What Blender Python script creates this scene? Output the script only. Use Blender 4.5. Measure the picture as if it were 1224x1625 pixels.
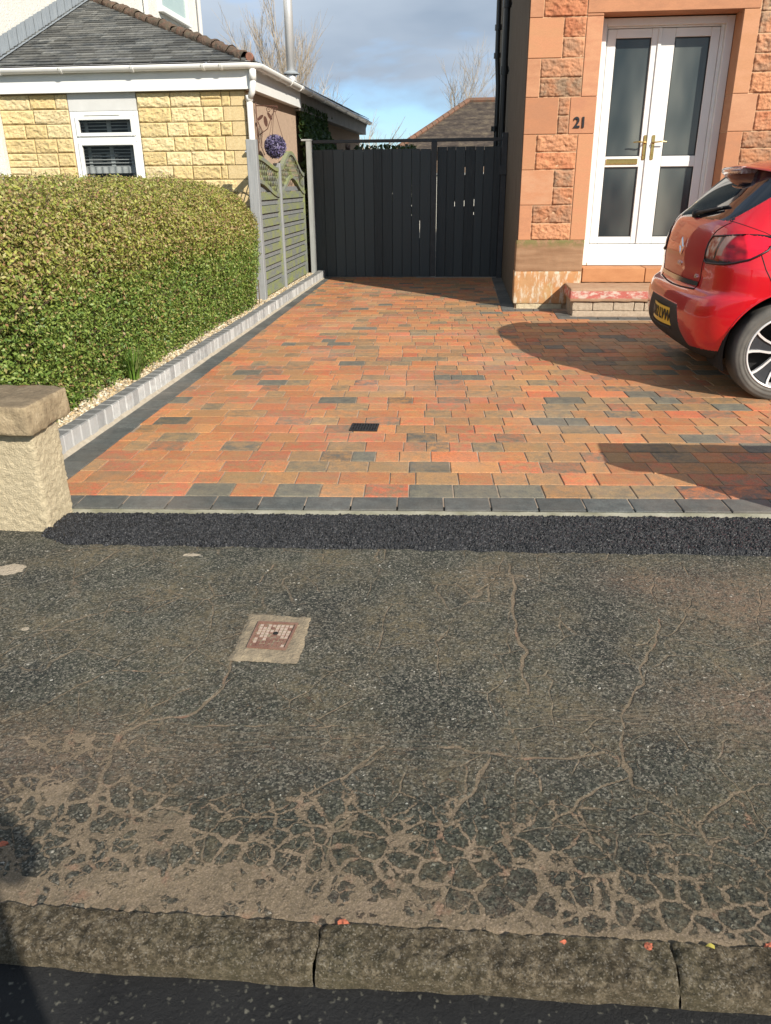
import bpy, bmesh, math, random
import numpy as np
from mathutils import Vector, Matrix, noise
from mathutils.bvhtree import BVHTree
for o in list(bpy.data.objects): bpy.data.objects.remove(o)
random.seed(7); rng = np.random.default_rng(7)
SC = bpy.context.scene; COL = SC.collection
R = math.radians
# ------------------------------------------------------------ camera
CAMZ = 1.28
cd = bpy.data.cameras.new('camera'); cam = bpy.data.objects.new('camera', cd); COL.objects.link(cam)
p_, y_, r_ = R(22.9), R(5.5), R(0.57)
fw = Vector((-math.sin(y_)*math.cos(p_), math.cos(y_)*math.cos(p_), -math.sin(p_)))
rt = Vector((math.cos(y_), math.sin(y_), 0)); up = rt.cross(fw)
rt2 = rt*math.cos(r_) - up*math.sin(r_); up2 = rt*math.sin(r_) + up*math.cos(r_)
cam.matrix_world = Matrix(((rt2.x, up2.x, -fw.x, 0), (rt2.y, up2.y, -fw.y, 0), (rt2.z, up2.z, -fw.z, CAMZ), (0, 0, 0, 1)))
cd.sensor_fit = 'VERTICAL'; cd.sensor_height = 36; cd.lens = 36*1228/1625
cd.clip_start = 0.05; cd.clip_end = 3000
SC.camera = cam
SC.render.resolution_x = 771; SC.render.resolution_y = 1024
# ------------------------------------------------------------ world + sun
SUN = Vector((math.sin(R(42.5))*math.cos(R(33)), -math.cos(R(42.5))*math.cos(R(33)), math.sin(R(33)))).normalized()
w = bpy.data.worlds.new('World'); SC.world = w; w.use_nodes = True
nt = w.node_tree; N = nt.nodes; L = nt.links; N.clear()
out = N.new('ShaderNodeOutputWorld'); bg = N.new('ShaderNodeBackground'); bg.inputs[1].default_value = 0.066
sky = N.new('ShaderNodeTexSky'); sky.sky_type = 'NISHITA'; sky.sun_disc = False
sky.sun_elevation = R(33); sky.sun_rotation = math.atan2(SUN.x, SUN.y); sky.air_density = 1.0; sky.dust_density = 0.6; sky.ozone_density = 1.5
tc = N.new('ShaderNodeTexCoord'); mp = N.new('ShaderNodeMapping'); mp.inputs['Scale'].default_value = (1.0, 1.0, 3.4); mp.inputs['Location'].default_value = (0.35, 0.2, 0.08)
nz = N.new('ShaderNodeTexNoise'); nz.inputs['Scale'].default_value = 3.1; nz.inputs['Detail'].default_value = 6; nz.inputs['Roughness'].default_value = 0.5; nz.inputs['Distortion'].default_value = 0.4
cr = N.new('ShaderNodeValToRGB'); cr.color_ramp.elements[0].position = 0.40; cr.color_ramp.elements[1].position = 0.56
nz2 = N.new('ShaderNodeTexNoise'); nz2.inputs['Scale'].default_value = 2.2; nz2.inputs['Detail'].default_value = 5
cr2 = N.new('ShaderNodeValToRGB'); cr2.color_ramp.elements[0].color = (3.7, 4.7, 6.1, 1); cr2.color_ramp.elements[1].color = (8.0, 9.0, 10.2, 1)
cr2.color_ramp.elements[0].position = 0.35; cr2.color_ramp.elements[1].position = 0.74
mx = N.new('ShaderNodeMix'); mx.data_type = 'RGBA'
L.new(tc.outputs['Generated'], mp.inputs['Vector']); L.new(mp.outputs[0], nz.inputs['Vector']); L.new(mp.outputs[0], nz2.inputs['Vector'])
# more cloud higher up, clear blue low down
sep = N.new('ShaderNodeSeparateXYZ'); L.new(tc.outputs['Generated'], sep.inputs[0])
mr = N.new('ShaderNodeMapRange'); mr.inputs['From Min'].default_value = 0.03; mr.inputs['From Max'].default_value = 0.16; mr.inputs['To Min'].default_value = -0.16; mr.inputs['To Max'].default_value = 0.11
L.new(sep.outputs['Z'], mr.inputs['Value'])
ad = N.new('ShaderNodeMath'); ad.operation = 'ADD'; L.new(nz.outputs['Fac'], ad.inputs[0]); L.new(mr.outputs[0], ad.inputs[1])
L.new(ad.outputs[0], cr.inputs['Fac']); L.new(nz2.outputs['Fac'], cr2.inputs['Fac'])
tn = N.new('ShaderNodeMix'); tn.data_type = 'RGBA'; tn.blend_type = 'MULTIPLY'; tn.inputs[0].default_value = 1; tn.inputs[7].default_value = (1.15, 1.48, 1.92, 1); L.new(sky.outputs[0], tn.inputs[6])
L.new(cr.outputs['Color'], mx.inputs[0]); L.new(tn.outputs[2], mx.inputs[6]); L.new(cr2.outputs['Color'], mx.inputs[7])
L.new(mx.outputs[2], bg.inputs[0]); L.new(bg.outputs[0], out.inputs[0])
ld = bpy.data.lights.new('sun', 'SUN'); ld.energy = 5.0; ld.angle = R(0.5); ld.color = (1.0, 0.93, 0.82)
sun = bpy.data.objects.new('sun', ld); COL.objects.link(sun); sun.location = (10, -10, 12)
sun.rotation_euler = SUN.to_track_quat('Z', 'Y').to_euler()
SC.view_settings.view_transform = 'Standard'; SC.view_settings.look = 'None'; SC.view_settings.gamma = 1
SC.view_settings.exposure = 0.45; SC.view_settings.use_curve_mapping = False
# ------------------------------------------------------------ helpers
def tag(o, label=None, cat=None, group=None, kind=None):
    if label: o['label'] = label
    if cat: o['category'] = cat
    if group: o['group'] = group
    if kind: o['kind'] = kind
    return o
def empty(name, loc, label, cat, group=None, rz=0):
    o = bpy.data.objects.new(name, None); COL.objects.link(o); o.location = loc; o.rotation_euler = (0, 0, rz)
    o.empty_display_size = 0.1
    return tag(o, label, cat, group)
def copy_tree(o, parent=None):
    c = o.copy(); COL.objects.link(c)
    if parent: c.parent = parent
    for ch in [x for x in bpy.data.objects if x.parent == o]: copy_tree(ch, c)
    return c
def root_loc(o):
    v = Vector((0, 0, 0))
    while o is not None: v = v + Vector(o.location); o = o.parent
    return v
class MB:
    def __init__(s): s.v = []; s.f = []; s.m = []; s.a = []; s.b = []
    def add(s, vs, fs, mi=0, ca=(.5, .5, .5), cb=None):
        o = len(s.v); s.v += [tuple(v) for v in vs]
        for f in fs: s.f.append(tuple(i+o for i in f)); s.m.append(mi); s.a.append(ca); s.b.append(cb or ca)
        return s
    def box(s, x0, x1, y0, y1, z0, z1, mi=0, ca=(.5, .5, .5), cb=None):
        vs = [(x, y, z) for z in (z0, z1) for y in (y0, y1) for x in (x0, x1)]
        return s.add(vs, [(0, 2, 3, 1), (4, 5, 7, 6), (0, 1, 5, 4), (2, 6, 7, 3), (0, 4, 6, 2), (1, 3, 7, 5)], mi, ca, cb)
    def cbox(s, x0, x1, y0, y1, z0, z1, c=.004, mi=0, ca=(.5, .5, .5), cb=None):
        vs = []; X = (x0, x1); Y = (y0, y1); Z = (z0, z1)
        for k in range(8):
            sx, sy, sz = k & 1, (k >> 1) & 1, (k >> 2) & 1
            dx, dy, dz = (c, -c)[sx], (c, -c)[sy], (c, -c)[sz]
            x, y, z = X[sx], Y[sy], Z[sz]
            vs += [(x, y+dy, z+dz), (x+dx, y, z+dz), (x+dx, y+dy, z)]
        i = lambda k, a: 3*k+a
        fs = [(i(0,0),i(4,0),i(6,0),i(2,0)), (i(1,0),i(3,0),i(7,0),i(5,0)), (i(0,1),i(1,1),i(5,1),i(4,1)), (i(2,1),i(6,1),i(7,1),i(3,1)), (i(0,2),i(2,2),i(3,2),i(1,2)), (i(4,2),i(5,2),i(7,2),i(6,2))]
        for a, b_, ax in ((0,1,0),(2,3,0),(4,5,0),(6,7,0),(0,2,1),(1,3,1),(4,6,1),(5,7,1),(0,4,2),(1,5,2),(2,6,2),(3,7,2)):
            p, q = [t for t in (0, 1, 2) if t != ax]
            fs.append((i(a,p), i(b_,p), i(b_,q), i(a,q)))
        for k in range(8): fs.append((i(k,0), i(k,1), i(k,2)))
        return s.add(vs, fs, mi, ca, cb)
    def tube(s, pts, r, n=8, mi=0, ca=(.5, .5, .5), cap=True, taper=None):
        P = [Vector(p) for p in pts]; vs = []; fs = []
        for k, p in enumerate(P):
            d = (P[min(k+1, len(P)-1)]-P[max(k-1, 0)]).normalized()
            u = d.cross(Vector((0, 0, 1)))
            if u.length < .05: u = d.cross(Vector((0, 1, 0)))
            u.normalize(); w2 = d.cross(u)
            rr = r if taper is None else r*(1-(1-taper)*k/(len(P)-1))
            vs += [p+(u*math.cos(a)+w2*math.sin(a))*rr for a in [2*math.pi*j/n for j in range(n)]]
        for k in range(len(P)-1):
            for j in range(n): fs.append((k*n+j, k*n+(j+1) % n, (k+1)*n+(j+1) % n, (k+1)*n+j))
        if cap: fs.append(tuple(range(n))[::-1]); fs.append(tuple((len(P)-1)*n+j for j in range(n)))
        return s.add(vs, fs, mi, ca)
    def lathe(s, prof, c, axis='z', n=32, mi=0, ca=(.5, .5, .5), a0=0, a1=2*math.pi):
        # prof: (r, h) ; closed ring when full turn
        vs = []; fs = []; full = abs(a1-a0-2*math.pi) < 1e-6; m = n if full else n+1
        for k in range(m):
            a = a0+(a1-a0)*k/n
            for r, h in prof:
                u, v = r*math.cos(a), r*math.sin(a)
                vs.append((c[0]+u, c[1]+v, c[2]+h) if axis == 'z' else (c[0]+u, c[1]+h, c[2]+v) if axis == 'y' else (c[0]+h, c[1]+u, c[2]+v))
        q = len(prof)
        for k in range(n):
            for j in range(q-1):
                a, b = k*q+j, ((k+1) % m)*q+j
                fs.append((a, b, b+1, a+1))
        return s.add(vs, fs, mi, ca)
    def prism(s, poly, axis, h0, h1, mi=0, ca=(.5, .5, .5)):
        n = len(poly); f = {'y': lambda a, b, h: (a, h, b), 'x': lambda a, b, h: (h, a, b), 'z': lambda a, b, h: (a, b, h)}[axis]
        vs = [f(a, b, h0) for a, b in poly]+[f(a, b, h1) for a, b in poly]
        fs = [tuple(range(n)), tuple(range(2*n-1, n-1, -1))]+[(i, i+n, (i+1) % n+n, (i+1) % n) for i in range(n)]
        return s.add(vs, fs, mi, ca)
    def grid(s, fn, nu, nv, mi=0, ca=(.5, .5, .5), cb=None, flip=False):
        vs = [fn(i/nu, j/nv) for j in range(nv+1) for i in range(nu+1)]
        fs = []
        for j in range(nv):
            for i in range(nu):
                a = j*(nu+1)+i; q = (a, a+1, a+nu+2, a+nu+1)
                fs.append(q[::-1] if flip else q)
        return s.add(vs, fs, mi, ca, cb)
    def build(s, name, mats, parent=None, smooth=False, world=True, fixn=False):
        me = bpy.data.meshes.new(name); off = root_loc(parent) if (parent is not None and world) else Vector((0, 0, 0))
        vs = [(x-off.x, y-off.y, z-off.z) for x, y, z in s.v]
        me.from_pydata(vs, [], s.f)
        if not isinstance(mats, (list, tuple)): mats = [mats]
        for m in mats: me.materials.append(m)
        me.polygons.foreach_set('material_index', s.m)
        if smooth: me.polygons.foreach_set('use_smooth', [True]*len(s.f))
        lens = [len(f) for f in s.f]
        for nm, arr in (('ColA', s.a), ('ColB', s.b)):
            at = me.color_attributes.new(nm, 'FLOAT_COLOR', 'CORNER')
            c4 = np.ones((len(arr), 4), dtype=np.float32); c4[:, :3] = np.array(arr, dtype=np.float32)
            at.data.foreach_set('color', np.repeat(c4, lens, axis=0).ravel())
        me.update()
        if fixn:
            bm = bmesh.new(); bm.from_mesh(me); bmesh.ops.recalc_face_normals(bm, faces=bm.faces); bm.to_mesh(me); bm.free()
        o = bpy.data.objects.new(name, me); COL.objects.link(o)
        if parent is not None: o.parent = parent
        return o
def np_mesh(name, V, F, mat, parent=None, colA=None, colB=None, smooth=False, attrs=None, world=True):
    """V (n,3), F (m,k) ; colA per face (m,3) ; attrs: {name: per-vertex float}"""
    V = np.asarray(V, dtype=np.float32).copy(); F = np.asarray(F, dtype=np.int32)
    if parent is not None and world: V -= np.array(root_loc(parent), dtype=np.float32)
    me = bpy.data.meshes.new(name); k = F.shape[1]
    me.vertices.add(len(V)); me.vertices.foreach_set('co', V.ravel())
    me.loops.add(F.size); me.loops.foreach_set('vertex_index', F.ravel())
    me.polygons.add(len(F)); me.polygons.foreach_set('loop_start', np.arange(0, F.size, k, dtype=np.int32))
    me.polygons.foreach_set('loop_total', np.full(len(F), k, dtype=np.int32))
    if smooth: me.polygons.foreach_set('use_smooth', np.ones(len(F), dtype=bool))
    me.update(calc_edges=True)
    for nm, arr in (('ColA', colA), ('ColB', colB)):
        if arr is None: continue
        c4 = np.ones((len(F), 4), dtype=np.float32); c4[:, :3] = arr
        at = me.color_attributes.new(nm, 'FLOAT_COLOR', 'CORNER'); at.data.foreach_set('color', np.repeat(c4, k, axis=0).ravel())
    for nm, arr in (attrs or {}).items():
        at = me.attributes.new(nm, 'FLOAT', 'POINT'); at.data.foreach_set('value', np.asarray(arr, dtype=np.float32))
    for m in (mat if isinstance(mat, (list, tuple)) else [mat]): me.materials.append(m)
    me.validate()
    o = bpy.data.objects.new(name, me); COL.objects.link(o)
    if parent is not None: o.parent = parent
    return o
def leaves(n, pos, nrm, size, aspect=.55, spread=.8, fold=.25):
    """n leaf rhombs (two tris as 1 quad bent) at pos with normals scattered round nrm -> V,F"""
    d = rng.normal(size=(n, 3)); nn = nrm+spread*d; nn /= np.linalg.norm(nn, axis=1, keepdims=True)
    t = np.cross(nn, rng.normal(size=(n, 3))); t /= np.linalg.norm(t, axis=1, keepdims=True); b = np.cross(nn, t)
    s = size*(0.6+0.8*rng.random((n, 1)))
    A = pos-t*s*.5; C = pos+t*s*.5; B = pos+b*s*aspect*.5+nn*s*fold*.3; D = pos-b*s*aspect*.5+nn*s*fold*.3
    V = np.stack([A, B, C, D], axis=1).reshape(-1, 3); F = np.arange(4*n).reshape(n, 4)
    return V, F
class NB:
    def __init__(s, name):
        s.mat = bpy.data.materials.new(name); s.mat.use_nodes = True; s.t = s.mat.node_tree; s.N = s.t.nodes; s.L = s.t.links
        s.p = s.N['Principled BSDF']; tc = s.N.new('ShaderNodeTexCoord'); s.co = tc.outputs['Object']
    def n(s, t, **k):
        x = s.N.new('ShaderNode'+t)
        for a, b in k.items(): setattr(x, a, b)
        return x
    def put(s, sock, v):
        if isinstance(v, bpy.types.NodeSocket): s.L.new(v, sock)
        elif isinstance(v, (tuple, list)) and len(v) == 3 and sock.type == 'RGBA': sock.default_value = (*v, 1)
        else: sock.default_value = v
    def mapping(s, scale=(1, 1, 1), rot=(0, 0, 0), co=None, loc=(0, 0, 0)):
        m = s.n('Mapping'); s.put(m.inputs[0], co or s.co); m.inputs['Scale'].default_value = scale; m.inputs['Rotation'].default_value = rot; m.inputs['Location'].default_value = loc
        return m.outputs[0]
    def noise(s, scale, detail=4, rough=.55, co=None, dist=0):
        x = s.n('TexNoise'); s.put(x.inputs['Vector'], co or s.co); x.inputs['Scale'].default_value = scale; x.inputs['Detail'].default_value = detail
        x.inputs['Roughness'].default_value = rough; x.inputs['Distortion'].default_value = dist
        return x.outputs['Fac']
    def vor(s, scale, feature='F1', co=None, out='Distance', rand=1):
        x = s.n('TexVoronoi', feature=feature); s.put(x.inputs['Vector'], co or s.co); x.inputs['Scale'].default_value = scale; x.inputs['Randomness'].default_value = rand
        return x.outputs[out]
    def ramp(s, v, stops):
        x = s.n('ValToRGB'); s.put(x.inputs[0], v); e = x.color_ramp.elements
        for i, (p, c) in enumerate(stops):
            el = e[i] if i < 2 else e.new(p)
            el.position = p; c = (c, c, c) if isinstance(c, (int, float)) else c; el.color = (*c, 1)
        return x.outputs[0]
    def math(s, op, a, b=0, c=None, clamp=False):
        x = s.n('Math', operation=op, use_clamp=clamp); s.put(x.inputs[0], a); s.put(x.inputs[1], b)
        if c is not None: s.put(x.inputs[2], c)
        return x.outputs[0]
    def rng(s, v, a, b, c=0, d=1):
        x = s.n('MapRange'); s.put(x.inputs[0], v); x.inputs[1].default_value = a; x.inputs[2].default_value = b; x.inputs[3].default_value = c; x.inputs[4].default_value = d
        return x.outputs[0]
    def mix(s, f, a, b, mode='MIX'):
        x = s.n('Mix', data_type='RGBA', blend_type=mode); s.put(x.inputs[0], f); s.put(x.inputs[6], a); s.put(x.inputs[7], b)
        return x.outputs[2]
    def attr(s, nm, out='Color'):
        x = s.n('Attribute', attribute_name=nm); return x.outputs[out]
    def sepz(s, co=None):
        x = s.n('SeparateXYZ'); s.put(x.inputs[0], co or s.co); return x.outputs
    def bump(s, h, strength=.3, dist=.01, prev=None):
        x = s.n('Bump'); x.inputs['Strength'].default_value = strength; x.inputs['Distance'].default_value = dist; s.put(x.inputs['Height'], h)
        if prev: s.L.new(prev, x.inputs['Normal'])
        s.L.new(x.outputs[0], s.p.inputs['Normal']); return x.outputs[0]
    def done(s, col, rough=.7, metal=0, spec=None, coat=None):
        s.put(s.p.inputs['Base Color'], col); s.put(s.p.inputs['Roughness'], rough); s.put(s.p.inputs['Metallic'], metal)
        if spec is not None: s.put(s.p.inputs['Specular IOR Level'], spec)
        if coat is not None: s.p.inputs['Coat Weight'].default_value = coat; s.p.inputs['Coat Roughness'].default_value = .04
        return s.mat
def simple(name, c1, c2=None, scale=8, rough=.6, metal=0, bump=0, bscale=60, bdist=.004, spec=None, coat=None, detail=5, stretch=(1, 1, 1)):
    b = NB(name); co = b.mapping(stretch) if stretch != (1, 1, 1) else b.co
    c = c1 if c2 is None else b.mix(b.rng(b.noise(scale, detail, co=co), .3, .7), c1, c2)
    if bump: b.bump(b.noise(bscale, 3, co=co), bump, bdist)
    return b.done(c, rough, metal, spec, coat)
def colmat(name, rough=.75, nscale=14, bump=.3, bscale=120, bdist=.003, fine=.25, spec=.3, stretch=(1, 1, 1)):
    """mix ColA/ColB by noise, with fine value variation"""
    b = NB(name); co = b.mapping(stretch) if stretch != (1, 1, 1) else b.co
    c = b.mix(b.rng(b.noise(nscale, 4, .6, co=co), .38, .62), b.attr('ColA'), b.attr('ColB'))
    c = b.mix(1.0, c, b.ramp(b.noise(bscale*.8, 3, .6, co=co), [(.2, 1-fine), (.8, 1+fine)]), 'MULTIPLY')
    b.bump(b.noise(bscale, 4, .6, co=co), bump, bdist)
    return b.done(c, rough, 0, spec)
def nz3(x, y, z=0): return noise.noise(Vector((x, y, z)))
def fbm(x, y, z=0, o=4): return noise.fractal(Vector((x, y, z)), 1.0, 2.0, o)
def text_mesh(name, s, size, depth, mat, parent, mw, sx=1.0, bold=0.0):
    cu = bpy.data.curves.new(name, 'FONT'); cu.body = s; cu.size = size; cu.extrude = depth; cu.align_x = 'CENTER'; cu.align_y = 'CENTER'; cu.offset = bold
    t = bpy.data.objects.new(name, cu); COL.objects.link(t); bpy.context.view_layer.update()
    me = bpy.data.meshes.new_from_object(t); bpy.data.objects.remove(t)
    me.transform(Matrix.Diagonal((sx, 1, 1, 1))); me.transform(mw)
    off = root_loc(parent); me.transform(Matrix.Translation(-off))
    me.materials.clear(); me.materials.append(mat); me.name = name
    o = bpy.data.objects.new(name, me); COL.objects.link(o); o.parent = parent; return o
# ============================================================ MATERIALS (ground)
def M_pavement():
    b = NB('old_asphalt'); co = b.co
    silt = b.attr('silt', 'Fac'); crk = b.attr('crack', 'Fac'); stn = b.attr('stain', 'Fac'); gro = b.attr('groove', 'Fac'); allig = b.attr('allig', 'Fac')
    # aggregate speckle
    base = b.ramp(b.noise(7, 5), [(.3, (.026, .031, .024)), (.7, (.076, .077, .056))])
    vc = b.vor(150, out='Color'); sp = b.sepz(vc)
    base = b.mix(b.ramp(b.noise(1.5, 4, .6), [(.40, .55), (.60, 0)]), base, (.022, .024, .022)); base = b.mix(b.ramp(sp[0], [(.50, 0), (1, .8)]), base, (.18, .165, .13))
    dch = b.n('TexNoise'); b.put(dch.inputs['Vector'], co); dch.inputs['Scale'].default_value = 130; dch.inputs['Detail'].default_value = 2; cch = b.mix(.012, co, dch.outputs['Color'], 'ADD'); vd = b.vor(85, out='Distance', co=cch); vcol = b.sepz(b.vor(85, out='Color', co=cch))
    chip = b.math('MULTIPLY', b.ramp(vcol[1], [(.90, 0), (.93, 1)]), b.ramp(b.math('ADD', vd, b.math('MULTIPLY', vcol[2], .22)), [(.28, 1), (.40, 0)])); gs = b.sepz(b.vor(230, out='Color')); base = b.mix(b.ramp(gs[0], [(.72, 0), (.95, .85)]), base, (.23, .21, .17)); base = b.mix(b.ramp(gs[1], [(.6, 0), (.9, .8)]), base, (.018, .019, .018))
    base = b.mix(chip, base, b.mix(vcol[0], (.20, .17, .12), (.55, .52, .45)))
    dk = b.math('MULTIPLY', b.ramp(vcol[2], [(.80, 0), (.86, 1)]), b.ramp(vd, [(.3, 1), (.42, 0)]))
    base = b.mix(b.math('MULTIPLY', dk, .7), base, (.02, .021, .02))
    # brown film
    film = b.ramp(b.noise(3.2, 6, .65), [(.42, 0), (.66, .75)])
    film = b.math('MULTIPLY', film, b.ramp(b.noise(45, 6, .8), [(.40, 0), (.58, 1)]))
    base = b.mix(film, base, (.17, .135, .080)); base = b.mix(b.math('MULTIPLY', allig, .9), base, b.mix(1.0, base, (.50, .56, .54), 'MULTIPLY'))
    base = b.mix(b.math('MULTIPLY', stn, b.ramp(b.noise(45, 6, .8), [(.40, .05), (.60, .8)])), base, (.21, .135, .095))
    # fine network of hairline cracks
    wco = b.mix(.07, co, b.n('TexNoise').outputs['Color']); 
    dn = b.n('TexNoise'); b.put(dn.inputs['Vector'], co); dn.inputs['Scale'].default_value = 9; dn.inputs['Detail'].default_value = 4
    wco = b.mix(.05, co, dn.outputs['Color'], 'ADD')
    e1 = b.vor(5.2, 'DISTANCE_TO_EDGE', co=wco)
    thin = b.math('MULTIPLY', b.ramp(e1, [(.005, 1), (.016, 0)]), b.ramp(b.noise(3.3, 4, .7), [(.44, 0), (.54, .75)]))
    dn2 = b.n('TexNoise'); b.put(dn2.inputs['Vector'], co); dn2.inputs['Scale'].default_value = 16; dn2.inputs['Detail'].default_value = 5; wc2 = b.mix(.055, co, dn2.outputs['Color'], 'ADD'); e2 = b.vor(17, 'DISTANCE_TO_EDGE', co=wc2); e3 = b.vor(33, 'DISTANCE_TO_EDGE', co=wc2)
    # alligator: plates swallowed by silt where allig is high
    # silt fills the joints between the broken plates first, then swallows the plates: level against plate height
    big = b.math('MULTIPLY', b.math('SUBTRACT', b.noise(13, 6, .75), .5), .9)
    lvl = b.math('ADD', b.math('ADD', b.math('MULTIPLY', allig, .20), b.math('MULTIPLY', silt, .52)), b.math('MULTIPLY', big, b.ramp(b.math('MAXIMUM', silt, allig), [(.03, 0), (.35, 1)])))
    hp1 = b.math('ADD', b.math('MULTIPLY', e2, 2.1), b.math('MULTIPLY', b.math('SUBTRACT', b.noise(60, 8, .85), .5), .75))
    hp2 = b.math('ADD', b.math('MULTIPLY', e3, 2.3), b.math('ADD', .09, b.math('MULTIPLY', b.math('SUBTRACT', b.noise(60, 8, .85), .5), .6)))
    on = b.ramp(b.math('MAXIMUM', silt, allig), [(.02, 0), (.14, 1)])
    sm = b.math('MULTIPLY', b.ramp(b.math('SUBTRACT', lvl, b.math('MINIMUM', hp1, b.math('ADD', hp2, b.math('MULTIPLY', b.ramp(b.noise(4, 3), [(.42, 0), (.62, 1)]), .30)))), [(.0, 0), (.07, 1)]), on)
    gap = sm; gap2 = sm
    cm = b.ramp(b.math('ADD', crk, b.math('MULTIPLY', b.math('SUBTRACT', b.noise(60, 5, .78), .5), 1.5)), [(.34, 0), (.60, .9)])
    # directional trowel grooves with silt
    gco = b.mapping((9, 85, 1), co=wco)
    gm = b.math('MULTIPLY', gro, b.ramp(b.noise(1, 3, .6, co=gco), [(.46, 0), (.60, .9)]))
    m = b.math('MAXIMUM', b.math('MAXIMUM', gap, gap2), b.math('MAXIMUM', sm, cm)); m = b.math('MAXIMUM', m, b.math('MAXIMUM', thin, gm))
    scol = b.ramp(b.noise(11, 6, .7), [(.28, (.100, .078, .050)), (.52, (.150, .115, .074)), (.74, (.215, .160, .11))])
    scol = b.mix(b.ramp(b.noise(230, 4, .8), [(.48, 0), (.68, .75)]), scol, (.34, .26, .19)); scol = b.mix(b.ramp(b.noise(120, 5, .8), [(.50, 0), (.68, .75)]), scol, (.075, .060, .042))
    red = b.math('MULTIPLY', b.ramp(b.noise(17, 3), [(.60, 0), (.75, .4)]), 1)
    scol = b.mix(red, scol, (.30, .13, .085))
    col = b.mix(b.math('MULTIPLY', m, .93), base, scol)
    cem = b.attr('cement', 'Fac')
    cmk = b.ramp(b.math('ADD', cem, b.math('MULTIPLY', b.math('SUBTRACT', b.noise(30, 5, .7), .5), .9)), [(.4, 0), (.5, 1)])
    col = b.mix(cmk, col, b.mix(b.noise(70, 3), (.50, .42, .32), (.30, .25, .18)))
    rg = b.math('SUBTRACT', 1, b.math('MULTIPLY', m, .55)); h = b.math('SUBTRACT', b.math('MULTIPLY', rg, b.math('ADD', b.math('MULTIPLY', b.noise(120, 5, .75), 1.1), b.math('MULTIPLY', b.ramp(vd, [(.1, 1), (.5, 0)]), .5))), b.math('MULTIPLY', m, .5))
    n1 = b.bump(h, .85, .006)
    b.bump(b.noise(14, 4, .6), .35, .02, prev=n1)
    return b.done(col, b.ramp(m, [(0, .78), (1, .92)]), 0, .25)
def M_kerb():
    b = NB('kerb_stone')
    c = b.ramp(b.noise(52, 7, .75), [(.40, (.065, .052, .033)), (.50, (.135, .108, .070)), (.61, (.27, .22, .15))])  # stone mottle, contrast raised to paint in shaded pits and sunlit facets
    c = b.mix(b.ramp(b.noise(4, 3), [(.45, 0), (.7, .4)]), c, (.12, .115, .065))
    vs = b.sepz(b.vor(340, out='Color')); c = b.mix(b.ramp(vs[0], [(.78, 0), (.98, .5)]), c, (.42, .38, .31)); c = b.mix(b.ramp(vs[1], [(.7, 0), (.95, .6)]), c, (.045, .04, .03))
    z = b.sepz()[2]; c = b.mix(b.rng(z, -.044, -.056, 0, .12), c, (.36, .30, .19))  # front face painted slightly lighter, as if sunlit
    n1 = b.bump(b.noise(34, 7, .8), 1.0, .045); b.bump(b.noise(150, 5, .8), 1.0, .010, prev=n1)
    return b.done(c, .9, 0, .2)
def M_tarmac(dark=1.0, name='fresh_tarmac'):
    b = NB(name)
    vs = b.sepz(b.vor(150, out='Color')); vd = b.vor(150)
    c = b.ramp(vs[0], [(0, (.012*dark, .0125*dark, .014*dark)), (.8, (.035*dark, .036*dark, .04*dark)), (1, (.10*dark, .10*dark, .105*dark))])
    b.bump(b.math('SUBTRACT', b.math('MULTIPLY', b.noise(60, 3), .8), vd), 1.0, .006)
    return b.done(c, b.rng(vs[1], 0, 1, .38, .65), 0, .5)
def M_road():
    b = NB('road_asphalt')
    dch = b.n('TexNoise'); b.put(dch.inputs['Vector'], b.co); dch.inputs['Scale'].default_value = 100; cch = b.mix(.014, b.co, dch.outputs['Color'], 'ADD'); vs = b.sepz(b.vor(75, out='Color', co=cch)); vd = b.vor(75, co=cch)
    c = b.ramp(b.noise(9, 4), [(.3, (.014, .014, .015)), (.7, (.026, .026, .026))])  # near-black base stands in for a vehicle's shadow over the road
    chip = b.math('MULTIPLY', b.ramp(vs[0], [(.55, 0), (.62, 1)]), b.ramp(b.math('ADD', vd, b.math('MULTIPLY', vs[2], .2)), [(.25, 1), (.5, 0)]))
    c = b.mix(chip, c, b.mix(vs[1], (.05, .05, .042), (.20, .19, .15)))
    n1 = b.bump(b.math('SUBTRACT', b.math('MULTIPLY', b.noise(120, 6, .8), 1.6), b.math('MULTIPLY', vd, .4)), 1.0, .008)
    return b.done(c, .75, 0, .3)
def M_pavers():
    b = NB('block_paving'); A = b.attr('ColA'); B = b.attr('ColB')
    f = b.rng(b.noise(17, 7, .8), .40, .60); c = b.mix(f, A, B); sr = b.n('SeparateColor'); b.put(sr.inputs[0], A); wk_ = b.math('MULTIPLY', b.math('SUBTRACT', sr.outputs[0], sr.outputs[2]), 5.0, clamp=True); c = b.mix(b.math('MULTIPLY', wk_, .10), c, (.34, .20, .12))
    c = b.mix(b.math('MULTIPLY', wk_, b.ramp(b.noise(9, 5, .7), [(.48, 0), (.72, .5)])), c, (.36, .20, .10)); c = b.mix(b.math('MULTIPLY', wk_, b.ramp(b.noise(31, 5, .75), [(.52, 0), (.68, .5)])), c, (.18, .13, .09))
    c = b.mix(1.0, c, b.ramp(b.noise(150, 3, .7), [(.25, .6), (.75, 1.4)]), 'MULTIPLY')
    c = b.mix(b.ramp(b.noise(2.4, 4), [(.40, 0), (.65, .22)]), c, (.20, .16, .12)); c = b.mix(b.ramp(b.noise(1.3, 3), [(.5, 0), (.8, .20)]), c, (.55, .43, .34))      # pale jointing sand left on the surface
    b.bump(b.noise(170, 4, .7), .5, .003)
    return b.done(c, b.rng(b.noise(20, 3), .3, .7, .55, .8), 0, .35)
MAT = {}
MAT['pave'] = M_pavement(); MAT['kerb'] = M_kerb(); MAT['tar'] = M_tarmac(.58); MAT['road'] = M_road(); MAT['pavers'] = M_pavers()
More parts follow.
